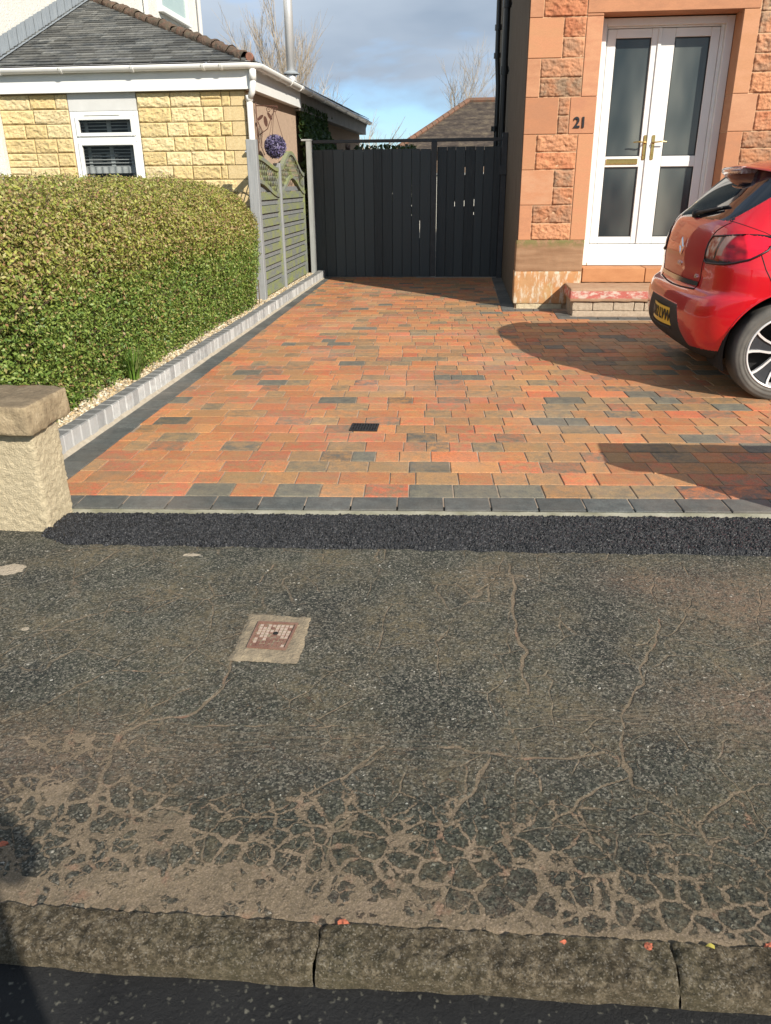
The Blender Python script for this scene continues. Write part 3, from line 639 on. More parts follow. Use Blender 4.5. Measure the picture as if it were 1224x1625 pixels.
dep = rng.random(NL)**1.4*.14; P = P-Nn*dep[:, None]+rng.normal(size=(NL, 3))*.010
# tufts standing proud
V, F = leaves(NL, P, Nn*.6+np.array([0, 0, .35]), .023, .5, .7)
hz = np.clip((P[:, 2]-.62)/.5, 0, 1); nn_ = np.array([fbm(p[0]*1.6, p[1]*1.6, p[2]*1.6, 3) for p in P[::5]]); nn_ = np.repeat(nn_, 5)[:NL]; big = np.interp(hz+nn_*.55, [0.05, .65], [0, 1])
rr = rng.random(NL); brown = rr < (.06+.48*big)
cg = np.array([(.10, .17, .03), (.14, .22, .04), (.20, .28, .055), (.07, .13, .025), (.25, .32, .08)])[rng.integers(0, 5, NL)]
cb_ = np.array([(.31, .22, .10), (.38, .29, .12), (.28, .25, .08), (.33, .19, .10), (.42, .38, .16)])[rng.integers(0, 5, NL)]
cgt = np.array([(.30, .32, .06), (.38, .38, .08), (.22, .26, .05)])[rng.integers(0, 3, NL)]
c = np.where(brown[:, None], cb_, cg*(1-big[:, None])+cgt*big[:, None])
def M_leaf(name, tr=.35, rough=.5):
    b = NB(name); A = b.attr('ColA'); b.done(A, rough, 0, .4)
    ts = b.n('BsdfTranslucent'); b.put(ts.inputs[0], b.mix(.5, A, (.25, .35, .05))); ms = b.n('MixShader'); ms.inputs[0].default_value = tr
    b.L.new(b.p.outputs[0], ms.inputs[1]); b.L.new(ts.outputs[0], ms.inputs[2]); b.L.new(ms.outputs[0], b.N['Material Output'].inputs[0]); return b.mat
MAT['leaf'] = M_leaf('privet_leaf', .22)
np_mesh('foliage', V, F, MAT['leaf'], t, c)
MAT['twig'] = simple('twig_bark', (.16, .12, .07), (.09, .065, .04), 20, .9)
m = MB()
for i in range(1400):
    k = random.randrange(NL); p = Vector(P[k]); q = Vector((p.x-.35*Nn[k][0], p.y-.35*Nn[k][1], max(.1, p.z-.25-.2*random.random()))); m.tube([q, p.lerp(q, .4)+Vector((random.uniform(-.03, .03), random.uniform(-.03, .03), 0)), p+Vector(Nn[k])*random.uniform(0, .05)], .0028, 3)
m.build('twigs', MAT['twig'], t)
m = MB()   # dark hull added inside the hedge to block light between the leaves
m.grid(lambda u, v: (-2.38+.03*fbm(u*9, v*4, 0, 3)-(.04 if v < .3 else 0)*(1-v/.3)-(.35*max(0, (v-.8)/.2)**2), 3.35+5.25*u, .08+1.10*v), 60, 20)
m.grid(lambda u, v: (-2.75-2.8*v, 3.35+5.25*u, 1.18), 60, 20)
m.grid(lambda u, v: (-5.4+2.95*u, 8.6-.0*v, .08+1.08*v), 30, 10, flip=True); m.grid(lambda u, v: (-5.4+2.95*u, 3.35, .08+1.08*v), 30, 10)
m.build('hedge_dark_hull', simple('hedge_dark_hull', (.030, .032, .012), (.05, .045, .02), 30, .95, bump=1, bscale=60, bdist=.03), t, fixn=False)
# grass tuft at the foot of the hedge
def blades(label, name, c, n, h, sp, cols, w_=.008, cat='grass tuft'):
    m = MB()
    for i in range(n):
        a = random.random()*6.28; r0 = random.random()*.05; x, y = c[0]+r0*math.cos(a), c[1]+r0*math.sin(a); hh = h*random.uniform(.55, 1.1); s = sp*random.uniform(.2, 1); pts = []
        for k in range(7):
            q = k/6; pts.append((x+math.cos(a)*s*q**1.8, y+math.sin(a)*s*q**1.8, c[2]+hh*(q-.38*q**3*(s/sp))))
        px, py = -math.sin(a), math.cos(a); vs = []
        for k, p in enumerate(pts): ww = w_*(1-(k/6)**2*.95)*.5; vs += [(p[0]-px*ww, p[1]-py*ww, p[2]), (p[0]+px*ww, p[1]+py*ww, p[2])]
        m.add(vs, [(2*k, 2*k+1, 2*k+3, 2*k+2) for k in range(6)], 0, random.choice(cols))
    return tag(m.build(name, MAT['leaf']), label, cat)
blades('bright green grass tuft with long blades at the foot of the hedge', 'grass_tuft', (-2.20, 5.05, .07), 120, .30, .22, [(.12, .22, .03), (.17, .28, .05), (.08, .17, .03), (.24, .27, .10)], .008)
blades('small bright green weed clump at the hedge foot just behind the wall cap', 'weed_clump', (-2.3, 4.3, .07), 60, .15, .12, [(.12, .26, .03), (.08, .18, .03)], .014, 'weeds')
m = MB(); m.tube([(-2.22, 8.68, .06), (-2.22, 8.69, .33)], .006, 5); m.tube([(-2.24, 8.62, .06), (-2.23, 8.6, .28)], .005, 5); tag(m.build('garden_stake', MAT['twig']), 'pair of short bare sticks standing in the gravel between the hedge and the fence post', 'stick')
# ============================================================ FENCE
MAT['post'] = simple('grey_painted_timber', (.23, .24, .245), (.30, .31, .31), 12, .7, bump=.35, bscale=40, stretch=(6, 6, .6))
MAT['post2'] = simple('pale_grey_post', (.34, .355, .34), (.27, .28, .27), 12, .7, bump=.3, bscale=40, stretch=(6, 6, .6))
b = NB('weathered_fence_slats'); co = b.mapping((2.0, 2.2, 5.5)); c = b.ramp(b.noise(1.6, 4, .6, co=co), [(.39, (.20, .215, .20)), (.51, (.235, .26, .15)), (.66, (.27, .31, .085))])
c = b.mix(b.ramp(b.noise(30, 4, co=b.mapping((4, 1, 8))), [(.4, .35), (.7, 0)]), c, (.15, .16, .15)); b.bump(b.noise(50, 3, co=b.mapping((1, .4, 8))), .4, .004); MAT['slat'] = b.done(c, .85, 0, .2)
MAT['slatgrey'] = simple('grey_fence_board', (.17, .18, .185), (.23, .24, .24), 10, .8, bump=.3, bscale=50)
FX = -2.275
t = empty('lattice_fence', (FX, 10.2, .05), 'grey timber fence with green-stained slats and curved lattice tops beside the gate', 'fence')
m = MB(); m.cbox(FX-.06, FX+.05, 9.0, 9.10, .0, 1.745, .006); m.build('post', MAT['post'], t)
m = MB(); m.cbox(FX-.04, FX+.045, 10.17, 10.235, .0, 1.54, .005); m.build('post', MAT['post'], t)
def panel(y0, y1, topf, botf):
    W_ = y1-y0
    m = MB(); ms = MB(); nS = 8; z0 = .13; zt = lambda s: botf(s)-.02
    # woven slats: wide sagging boards with recessed grey boards between, split by uprights
    pz = (1.28-z0)/nS
    for k in range(nS):
        za = z0+k*pz
        def cell(mm_, ya, yb, zb0, zb1, x, dx):
            nseg = max(1, int((yb-ya)/.05))
            for q in range(nseg):
                sa, sb = (ya+(yb-ya)*q/nseg), (ya+(yb-ya)*(q+1)/nseg); tl = min(zb1, zt(((sa+sb)/2-y0)/W_))
                if tl-zb0 < .01: continue
                mm_.box(x, x+dx, sa, sb+.0004, zb0, tl)
        cell(m, y0+.03, y1-.03, za, za+pz*.56, FX+.006, .012)
        for j in range(4):
            ya = y0+.03+(W_-.06)*j/4; cell(ms, ya+.006, ya+(W_-.06)/4-.006, za+pz*.60, za+pz*.97, FX-.010, .010)
    bx = MB()
    for j in range(1, 4): yj = y0+.03+(W_-.06)*j/4; bx.box(FX-.020, FX-.011, yj-.012, yj+.012, z0, min(1.27, zt((yj-y0)/W_)))
    bx.box(FX-.028, FX-.021, y0+.02, y1-.02, z0-.02, min(zt(.0), zt(.5), zt(1))-.02)
    m.build('slats', MAT['slat'], t); ms.build('slats', MAT['slatgrey'], t); bx.build('battens', MAT['slatgrey'], t)
    fr = MB()
    fr.box(FX-.02, FX+.025, y0+.002, y0+.03, .10, topf(0)-.01); fr.box(FX-.02, FX+.025, y1-.03, y1-.002, .10, topf(1)-.01); fr.box(FX-.02, FX+.025, y0+.031, y1-.031, .095, .13)
    for f, w2 in ((topf, .045), (botf, .045)):
        n_ = 24; vs = []; fs = []
        for i in range(n_+1):
            s = i/n_; yy_ = y0+W_*s; z = f(s)
            vs += [(FX-.022, yy_, z-w2), (FX+.032, yy_, z-w2), (FX+.032, yy_, z), (FX-.022, yy_, z)]
        for i in range(n_):
            a = 4*i
            for q in range(4): fs.append((a+q, a+(q+1) % 4, a+4+(q+1) % 4, a+4+q))
        fs += [(3, 2, 1, 0), (4*n_, 4*n_+1, 4*n_+2, 4*n_+3)]
        fr.add(vs, fs)
    fr.build('frame', MAT['slat'], t, fixn=True)
    la = MB(); c_ = 0
    for sgn in (1, -1):
        d = -1.2
        while d < 2.4:
            # diagonal strip y = y0 + s , z = sgn*(s)+d ; sample
            run = []
            for i in range(61):
                s = i/60; yy_ = y0+W_*s; z = 1.0+d+sgn*1.35*(s*W_)-(0 if sgn > 0 else -1.0)
                ok = botf(s)+.0 < z < topf(s)-.04
                if ok: run.append((yy_, z))
                if (not ok or i == 60) and len(run) > 1:
                    (a0, b0), (a1, b1) = run[0], run[-1]; x = FX+(.006 if sgn > 0 else .013)
                    la.add([(x, a0, b0-.010), (x+.006, a0, b0-.010), (x+.006, a0, b0+.010), (x, a0, b0+.010), (x, a1, b1-.010), (x+.006, a1, b1-.010), (x+.006, a1, b1+.010), (x, a1, b1+.010)],
                           [(0, 1, 5, 4), (1, 2, 6, 5), (2, 3, 7, 6), (3, 0, 4, 7), (3, 2, 1, 0), (4, 5, 6, 7)])
                if not ok: run = []
            d += .115
    la.build('lattice', MAT['slat'], t, fixn=True)
sm = lambda s: .5-.5*math.cos(math.pi*s)
panel(9.11, 10.16, lambda s: 1.60-.11*sm(s), lambda s: 1.36-.16*sm(s))
def t2(s): return 1.50+(1.70-1.50)*sm(min(s/.45, 1)) if s < .45 else 1.70-(.25)*sm((s-.45)/.55)
def b2(s): return 1.22+(1.42-1.22)*sm(min(s/.45, 1)) if s < .45 else 1.42-(.20)*sm((s-.45)/.55)
panel(10.245, 11.80, t2, b2)
# ============================================================ GATE
b = NB('charcoal_stained_boards'); A = b.attr('ColA'); c = b.mix(b.ramp(b.noise(3, 5, .6, co=b.mapping((20, 1, 1.5))), [(.35, 0), (.7, .6)]), A, (.065, .072, .078)); b.bump(b.noise(8, 4, .6, co=b.mapping((22, 1, 1.2))), .4, .004); MAT['board'] = b.done(c, .62, 0, .35)
MAT['gframe'] = simple('dark_gate_frame', (.032, .036, .042), (.05, .055, .06), 12, .6, bump=.2)
GY = 11.95
t = empty('driveway_gate', (-.8, GY, 0), 'tall charcoal timber gate of vertical boards closing the side of the house', 'gate')
m = MB(); m.cbox(-2.225, -2.14, GY-.05, GY+.04, .0, 1.86, .005); m.cbox(-2.29, -2.13, GY-.055, GY+.045, 1.861, 1.885, .004); m.build('post', MAT['post2'], t)
m = MB(); m.cbox(-2.129, .52, GY-.02, GY+.04, 1.83, 1.872, .003); m.build('top_rail', MAT['gframe'], t)
m = MB(); m.cbox(-.455, -.375, GY-.045, GY-.006, .03, 1.829, .004); mb_ = m.build('middle_post', MAT['gframe'], t)
m = MB(); m.cbox(.521, .595, GY-.05, GY+.04, .0, 1.93, .004); m.cbox(.50, .598, GY-.07, GY-.051, 1.40, 1.52, .003); m.build('post', MAT['gframe'], t)
def leaf(xa, xb, ztop, slits, name):
    x = xa; m = MB(); i = 0
    while x < xb-.03:
        wd = min(random.choice((.135, .14, .12, .145)), xb-x); kk = random.uniform(.65, 1.35)
        if xb-x-wd < .05: wd = xb-x
        m.cbox(x+.0015, x+wd-.0035, GY-.004+random.uniform(-.002, .002), GY+.016, .02, ztop+random.uniform(-.004, .004), .002, 0, (.048*kk, .060*kk, .066*kk)); edges.append(x+wd); x += wd
    m.build('boards', MAT['board'], t)
edges = []
leaf(-2.135, -.457, 1.745, None, 'left'); leaf(-.373, .515, 1.765, None, 'right')
# strips behind the joints, missing where daylight shows through
sl = {655/1.: (275, 341), 0: 0}
def gx(px, py): 
    d = fw+rt2*((px-612)/1228)-up2*((py-812.5)/1228); k = GY/d.y; return d.x*k, CAMZ+d.z*k
slits = [((655, 275), (656, 342)), ((740, 265), (744, 278)), ((762, 264), (763, 276)), ((777, 272), (778, 289)), ((728, 320), (728, 330)), ((743, 318), (744, 332)), ((759, 316), (760, 341)), ((671, 350), (672, 378)), ((624, 302), (625, 321))]
SL = []
for a, c_ in slits:
    xa, za = gx(*a); xb, zb = gx(*c_); e = min(edges, key=lambda q: abs(q-xa)); SL.append((e, zb, za))
bk = MB()
for e in edges:
    zc = .02; 
    for (ee, z0, z1) in sorted([s for s in SL if s[0] == e], key=lambda s: s[1]): bk.box(e-.02, e+.012, GY+.0175, GY+.024, zc, z0); zc = z1
    if zc < 1.7: bk.box(e-.02, e+.012, GY+.0175, GY+.024, zc, 1.72)
bk.build('joint_strips', MAT['gframe'], t)
m = MB()
for z in (.25, .95, 1.6):
    m.box(-2.13, -.46, GY+.0245, GY+.06, z-.04, z+.04); m.box(-.37, .51, GY+.0245, GY+.06, z-.04, z+.04)
m.build('cross_rails', MAT['gframe'], t)
# ============================================================ MASONRY HELPERS
def rock_face(m, x0, x1, z0, z1, y, dep, ca, cb, amp=.012, seed=0, st=.012, axis='y', mi=0):
    """rock-faced stone; front face toward -Y (axis 'y') or +X (axis 'x': then x=along Y, y = x plane)"""
    nu, nv = max(3, int((x1-x0)/st)), max(3, int((z1-z0)/st))
    def P(u, v):
        x, z = x0+(x1-x0)*u, z0+(z1-z0)*v; e = min(u*(x1-x0), (1-u)*(x1-x0), v*(z1-z0), (1-v)*(z1-z0)); k = min(1, e/.011); k = k*(2-k)
        h = dep*k*(.55+.8*fbm(x*5+seed, z*8, seed, 3))+k*amp*(1.1*(1-2*abs(fbm(x*11+seed, z*17, seed, 4)))+.6*nz3(x*45, z*60, seed))
        return (x, y-h, z) if axis == 'y' else (y+h, x, z)
    m.grid(P, nu, nv, mi, ca, cb)
    f = (lambda x, z, h: (x, y+h, z)) if axis == 'y' else (lambda x, z, h: (y-h, x, z))
    d = .03
    vs = [f(x0, z0, 0), f(x1, z0, 0), f(x1, z1, 0), f(x0, z1, 0), f(x0, z0, d), f(x1, z0, d), f(x1, z1, d), f(x0, z1, d)]
    m.add(vs, [(4, 5, 1, 0), (5, 6, 2, 1), (6, 7, 3, 2), (7, 4, 0, 3)], mi, ca, cb)
# ============================================================ BUNGALOW
MAT['split'] = colmat('yellow_splitface_stone', .9, 22, .7, 90, .006, .16); MAT['bmortar'] = simple('tan_mortar', (.36, .27, .16), (.28, .21, .13), 30, .95)
MAT['pvc'] = simple('white_pvc', (.80, .80, .77), (.74, .74, .71), 5, .35, spec=.5); MAT['wpanel'] = simple('off_white_panel', (.60, .60, .58), (.54, .54, .52), 6, .6)
MAT['pink'] = M_harl('pinkish_roughcast', (.52, .38, .28), (.42, .31, .23), 40, (.46, .34, .25))
MAT['white_harl'] = M_harl('white_roughcast', (.80, .78, .72), (.70, .68, .62), 26, (.76, .74, .68))
MAT['leadf'] = simple('lead_flashing', (.22, .25, .28), (.33, .36, .38), 6, .55, bump=.3, stretch=(1, 8, 1))
MAT['slate'] = colmat('grey_slate', .6, 8, .4, 40, .004, .25, .35)
MAT['ridge'] = simple('mossy_ridge_tile', (.14, .075, .05), (.085, .075, .05), 14, .95, bump=1, bscale=40, bdist=.02)
MAT['terra'] = simple('terracotta_end', (.28, .11, .07), (.18, .09, .06), 20, .85)
def M_glass(name, col=(.02, .025, .028), rough=.03, spec=.8):
    b = NB(name); return b.done(col, rough, 0, spec)
MAT['glass'] = M_glass('window_glass')
BX, BY, AN = -2.46, 9.6, R(2.3)      # corner of the bungalow, side wall direction
SX = lambda y: BX+.04*(y-BY)
bung = empty('bungalow', (-3.9, 11, 0), 'low yellow stone bungalow with a slate hipped roof and white gutters behind the hedge', 'bungalow')
wm = MB()
wm.add([(-5.36, BY+.012, -.05), (-4.53, BY+.012, -.05), (-4.53, BY+.012, 2.3), (-5.36, BY+.012, 2.3)], [(0, 1, 2, 3)], 1)
wm.add([(-3.72, BY+.012, -.05), (BX-.002, BY+.012, -.05), (BX-.002, BY+.012, 2.3), (-3.72, BY+.012, 2.3)], [(0, 1, 2, 3)], 1)
wm.add([(-4.53, BY+.012, -.05), (-3.72, BY+.012, -.05), (-3.72, BY+.012, 1.0), (-4.53, BY+.012, 1.0)], [(0, 1, 2, 3)], 1)
YC = [((.64, .51, .27), (.59, .45, .22)), ((.68, .56, .32), (.62, .49, .26)), ((.60, .47, .26), (.65, .54, .32)), ((.62, .47, .22), (.56, .43, .22))]
z = .0; r = 0
while z < 2.27:
    hh = .151; zt_ = min(z+hh, 2.275)
    for xa, xb in ((-5.36, -4.535), (-3.715, BX-.0)):
        x = xa
        while x < xb-.02:
            wd = random.uniform(.22, .40)
            if xb-x-wd < .12: wd = xb-x
            q = xb > -3 and xb-x-wd < .01 and r % 1 == 0
            ca, cb = random.choice(YC); k = random.uniform(.88, 1.1); ca = tuple(c*k for c in ca)
            if q:
                ql = .26 if (r//1) % 2 else .17; x2 = xb-ql
                if x2 > x+.05: rock_face(wm, x+.004, x2-.004, z+.004, zt_-.004, BY, .010, ca, cb, .006, x*7+z)
                wm.cbox(x2+.004, xb, BY-.004, BY+.03, z+.004, zt_-.004, .003, 0, (.55, .42, .22), (.60, .47, .26))
            elif random.random() < .22:
                zm = (z+zt_)/2; rock_face(wm, x+.004, x+wd-.004, z+.004, zm-.003, BY, .008, ca, cb, .005, x*7+z); rock_face(wm, x+.004, x+wd-.004, zm+.003, zt_-.004, BY, .008, ca, cb, .005, x*5+z)
            else: rock_face(wm, x+.004, x+wd-.004, z+.004, zt_-.004, BY, .011, ca, cb, .007, x*7+z)
            x += wd
    # short return of stone on the side wall
    rock_face(wm, BY+.032, BY+.032+random.choice((.14, .22)), z+.004, zt_-.004, SX(BY)-.004, .006, YC[r % 4][0], YC[r % 4][1], .004, z*9, axis='x')
    z += hh; r += 1
wm.build('stone_front', [MAT['split'], MAT['bmortar']], bung)
m = MB()
Y1, Y2, Y3 = BY+.24, 11.98, 17.85
m.add([(SX(BY)-.012, BY+.012, -.05), (SX(Y2), Y2, -.05), (SX(Y2), Y2, 2.5), (SX(BY)-.012, BY+.012, 2.5)], [(0, 1, 2, 3)])
m.add([(SX(Y2), Y2, -.05), (SX(Y2)-.06, Y2, -.05), (SX(Y2)-.06, Y2, 2.5), (SX(Y2), Y2, 2.5)], [(0, 1, 2, 3)])
m.add([(SX(Y2)-.06, Y2, -.05), (SX(Y3)-.06, Y3, -.05), (SX(Y3)-.06, Y3, 2.5), (SX(Y2)-.06, Y2, 2.5)], [(0, 1, 2, 3)])
m.add([(SX(Y3)-.06, Y3, -.05), (-5.35, Y3, -.05), (-5.35, Y3, 2.5), (SX(Y3)-.06, Y3, 2.5)], [(0, 1, 2, 3)])
m.build('roughcast_side', MAT['pink'], bung)
# fascia boards
m = MB(); EX = lambda y: SX(y)+.10
m.box(-5.36, EX(BY)-.0, BY-.075, BY-.055, 2.275, 2.50); m.box(-5.36, EX(BY)-.02, BY-.0545, BY+.0, 2.2755, 2.29)
m.build('fascia', MAT['pvc'], bung)
def side_box(m, y0, y1, xo0, xo1, z0, z1):
    vs = [(SX(y)+x, y, z) for z in (z0, z1) for y in (y0, y1) for x in (xo0, xo1)]; m.add(vs, [(0, 2, 3, 1), (4, 5, 7, 6), (0, 1, 5, 4), (2, 6, 7, 3), (0, 4, 6, 2), (1, 3, 7, 5)])
m = MB(); side_box(m, BY-.055, 11.9, .08, .10, 2.275, 2.50); side_box(m, BY, 11.9, .002, .08, 2.276, 2.29); m.build('fascia', MAT['pvc'], bung)
m = MB(); side_box(m, 11.93, Y3, .06, .08, 2.25, 2.48); side_box(m, 11.93, Y3, -.055, .06, 2.251, 2.265); tag(m.build('fascia', simple('shaded_fascia_paint', (.36, .34, .31), (.26, .25, .23), 6, .7), bung), 'white fascia on the rear part with shade painted into its colour')  # rear fascia colour darkened to stand for the shade it lies in
# gutters: half-round
def gutter(m, pts, r=.056, n=10):
    vs = []; fs = []
    for (x, y, z, nx_, ny_) in pts:
        for k in range(n+1):
            a = math.pi*k/n; vs.append((x+nx_*r*math.cos(a), y+ny_*r*math.cos(a), z-r*math.sin(a)))
        for k in range(n+1):
            a = math.pi*(n-k)/n; vs.append((x+nx_*(r-.006)*math.cos(a), y+ny_*(r-.006)*math.cos(a), z-(r-.006)*math.sin(a)))
    q = 2*(n+1)
    for i in range(len(pts)-1):
        for k in range(q): fs.append((i*q+k, i*q+(k+1) % q, (i+1)*q+(k+1) % q, (i+1)*q+k))
    m.add(vs, fs)
g = MB(); gz = 2.515; gy = BY-.135
gutter(g, [(-5.36, gy, gz, 0, -1), (EX(BY)-.02, gy, gz, 0, -1), (EX(BY)+.055, gy+.03, gz, .7, -.7), (EX(BY)+.08, gy+.10, gz, 1, 0), (EX(11.9)+.06, 11.9, gz-.01, 1, 0), (EX(Y3)+.055, Y3+.05, gz-.03, 1, 0)])
gut = g.build('gutter', MAT['pvc'], bung, fixn=True, smooth=True)
def bracket(c, ax):
    mb = MB()
    for k in range(11):
        a0 = math.pi*k/11; a1 = math.pi*(k+1)/11; r1, r0 = .064, .056; vs = []
        for a in (a0, a1):
            for r in (r0, r1):
                for h in (-.014, .014):
                    vs.append((c[0]+h, c[1]-r*math.cos(a), c[2]-r*math.sin(a)) if ax == 'x' else (c[0]+r*math.cos(a), c[1]+h, c[2]-r*math.sin(a)))
        mb.add(vs, [(2, 3, 7, 6), (0, 2, 6, 4), (1, 5, 7, 3), (0, 4, 5, 1)])
    return mb.build('gutter_bracket', MAT['pvc'], bung, fixn=True)
for x in (-5.2, -4.48, -3.66, -2.86, -2.66): bracket((x, gy, gz), 'x')
for y in (9.9, 10.45, 11.0, 11.55, 12.2, 13.1, 14.0, 15.0, 16.2, 17.3): bracket((EX(y)+.065, y, gz-.004*(y-9.6)), 'y')
m = MB(); dx, dy = SX(BY)+.13, BY-.10
m.tube([(dx, dy, gz-.05), (dx, dy, gz-.16)], .04, 14); m.tube([(dx, dy, gz-.15), (dx-.02, dy+.015, gz-.27), (dx-.07, dy+.06, gz-.34)], .034, 12); m.tube([(dx-.07, dy+.06, gz-.33), (dx-.07, dy+.06, .05)], .034, 14)
m.tube([(dx-.07, dy+.06, gz-.36), (dx-.07, dy+.06, gz-.30)], .041, 14); m.tube([(dx-.07, dy+.06, 1.63), (dx-.07, dy+.06, 1.66)], .041, 14); m.box(dx-.16, dx-.11, dy+.04, dy+.08, 1.635, 1.655)
m.build('downpipe', MAT['pvc'], bung, smooth=True)
# window
wf = MB(); wx0, wx1, wz1, wy = -4.53, -3.72, 2.09, BY+.03
wf.cbox(wx0, wx0+.055, wy-.03, wy+.04, .98, wz1, .005); wf.cbox(wx1-.055, wx1, wy-.03, wy+.04, .98, wz1, .005); wf.cbox(wx0+.055, wx1-.055, wy-.03, wy+.04, wz1-.05, wz1, .005); wf.cbox(wx0+.055, wx1-.055, wy-.03, wy+.04, 1.775, 1.825, .005); wf.cbox(wx0+.055, wx1-.055, wy-.03, wy+.04, .98, 1.03, .005)
win = wf.build('window', MAT['pvc'], bung)
for za, zb in ((1.825, 2.04), (1.03, 1.775)):
    s = MB(); a, b_ = wx0+.057, wx1-.057; s.cbox(a, a+.04, wy-.045, wy+.0, za+.002, zb-.002, .006); s.cbox(b_-.04, b_, wy-.045, wy+.0, za+.002, zb-.002, .006); s.cbox(a+.04, b_-.04, wy-.045, wy+.0, zb-.042, zb-.002, .006); s.cbox(a+.04, b_-.04, wy-.045, wy+.0, za+.002, za+.042, .006)
    s.build('sash', MAT['pvc'], win)
    s = MB(); s.add([(a+.04, wy-.012, za+.04), (b_-.04, wy-.012, za+.04), (b_-.04, wy-.012, zb-.04), (a+.04, wy-.012, zb-.04)], [(0, 1, 2, 3)])
    gl = NB('clear_pane'); gl.done((.75, .8, .8), .0, 0, .5); gl.p.inputs['Transmission Weight'].default_value = .0; gl.p.inputs['Alpha'].default_value = .22; gl.put(gl.p.inputs['Base Color'], (.02, .025, .03)); s.build('pane', gl.mat, win)
s = MB(); s.cbox(-4.35, -3.93, wy-.052, wy-.046, 2.045, 2.062, .002); s.build('trickle_vent', MAT['pvc'], win)
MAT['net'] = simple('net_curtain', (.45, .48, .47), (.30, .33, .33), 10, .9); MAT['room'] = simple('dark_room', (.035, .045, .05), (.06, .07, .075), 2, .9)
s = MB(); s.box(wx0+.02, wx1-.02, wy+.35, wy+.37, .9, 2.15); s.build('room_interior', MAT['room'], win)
s = MB()
for x0_, x1_ in ((-4.44, -4.40), (-4.17, -4.12), (-3.92, -3.87)): s.box(x0_, x1_, wy+.12, wy+.13, .98, 2.06)
for k in range(16): zz_ = 1.44+k*.036; s.box(wx0+.05, wx1-.05, wy+.10, wy+.118, zz_, zz_+.008)
s.grid(lambda u, v: (wx0+.05+.71*u, wy+.085+.008*math.sin(u*55), 1.44+.07*v), 60, 2); s.build('blinds', MAT['net'], win)
m = MB(); m.box(wx0+.003, wx1-.003, BY-.002, BY+.02, 2.092, 2.274); m.build('head_panel', MAT['wpanel'], bung)
# roof : hip. eave line z=2.55 ; slope .40
EZ, SL_ = 2.545, .405
ex0 = EX(BY)+.03; ey0 = BY-.14
roof = MB()
def slate_rows(m, P0, U, Vd, umin, umax_f, nrows, rowlen, wslate, z_off=.0):
    """slates laid on plane: P0 + u*U + v*Vd(unit up-slope)"""
    nrm = U.cross(Vd).normalized()
    if nrm.z < 0: nrm = -nrm
    for r in range(nrows):
        v0 = r*rowlen; a, b_ = umax_f(v0+rowlen*.5); u = a-random.random()*wslate
        while u < b_:
            wd = wslate*random.uniform(.9, 1.1); ua, ub = max(u+.001, a), min(u+wd-.002, b_); u += wd
            if ub-ua < .01: continue
            k = random.uniform(.6, 1.5); base = random.choice(((.055, .06, .063), (.075, .078, .08), (.095, .095, .09), (.045, .05, .053))); k2 = k*random.uniform(.6, 1.25); ca = tuple(c*k for c in base); cb = tuple(c*k2 for c in (.13, .13, .12))
            th_ = .010+random.random()*.004
            A = P0+U*ua+Vd*v0+nrm*th_; B = P0+U*ub+Vd*v0+nrm*th_; C = P0+U*ub+Vd*(v0+rowlen*1.12)+nrm*.001; D = P0+U*ua+Vd*(v0+rowlen*1.12)+nrm*.001
            A0 = A-nrm*.010; B0 = B-nrm*.010; m.add([A, B, C, D, A0, B0], [(0, 1, 2, 3), (4, 5, 1, 0)], 0, ca, cb)
Vf = Vector((0, 1, SL_)).normalized(); yrun = Vf.y
XW = -5.355
P0 = Vector((0, ey0, EZ)); rl = .105
slate_rows(roof, P0, Vector((1, 0, 0)), Vf, 0, lambda v: (XW, ex0-v*yrun), int((ex0-XW)/yrun/rl)+1, rl, .22)
Ud = Vector((.04, 1, 0)).normalized(); Vs = Vector((-1, .04, SL_)).normalized(); xr = -Vs.x
P1 = Vector((ex0, ey0, EZ))
slate_rows(roof, P1, Ud, Vs, 0, lambda v: (v*xr*.97, Y3-ey0+.1), int((ex0-XW)/xr/.2)+1, .2, .3)
m = MB()   # roof deck just beneath the slates
hp = Vector((XW, ey0+(ex0-XW), EZ+(ex0-XW)*SL_))
d_ = Vector((0, 0, -.012))
m.add([Vector((XW, ey0, EZ))+d_, Vector((ex0, ey0, EZ))+d_, hp+d_], [(0, 1, 2)]); Pe = Vector((ex0+.04*(Y3-ey0), Y3+.1, EZ)); Pr = Vector((XW, Y3+.1, EZ+(ex0-XW)*SL_)); m.add([P1+d_, Pe+d_, Pr+d_, hp+d_], [(0, 1, 2, 3)])
m.add([Pe+d_, Pr+d_, Vector((XW, Y3+.1, 2.3)), Vector((Pe.x-.1, Y3+.1, 2.3))], [(0, 1, 2, 3)])
rf = roof.build('roof', MAT['slate'], bung); m.build('roof_deck', MAT['slate'], rf)
# hip ridge tiles with moss
m = MB(); h0 = Vector((ex0-.04, ey0+.04, EZ+.02)); hd = (hp-h0); nT = int(hd.length/.33)
def rid(u, v, a, b_):
    p = a.lerp(b_, u); an = math.pi*(v-.5)*1.15; side = Vector((hd.y, -hd.x, 0)).normalized(); r_w = .078+.009*(1-u)
    q = p+side*math.sin(an)*r_w+Vector((0, 0, math.cos(an)*r_w*.85-.02)); k = fbm(q.x*9, q.y*9, q.z*9, 4)*.030
    return q+Vector((0, 0, k+.008))
for i in range(nT):
    a = h0+hd*(i/nT); b_ = h0+hd*((i+.99)/nT); m.grid(lambda u, v: rid(u, v, a, b_), 14, 12, flip=True)
m.build('hip_tiles', MAT['ridge'], rf, smooth=True)
m = MB(); m.lathe([(0.0, 0), (.035, 0), (.048, .02)], (h0.x+.02, h0.y-.03, h0.z+.01), axis='y', n=14); m.build('hip_end_tile', MAT['terra'], rf)
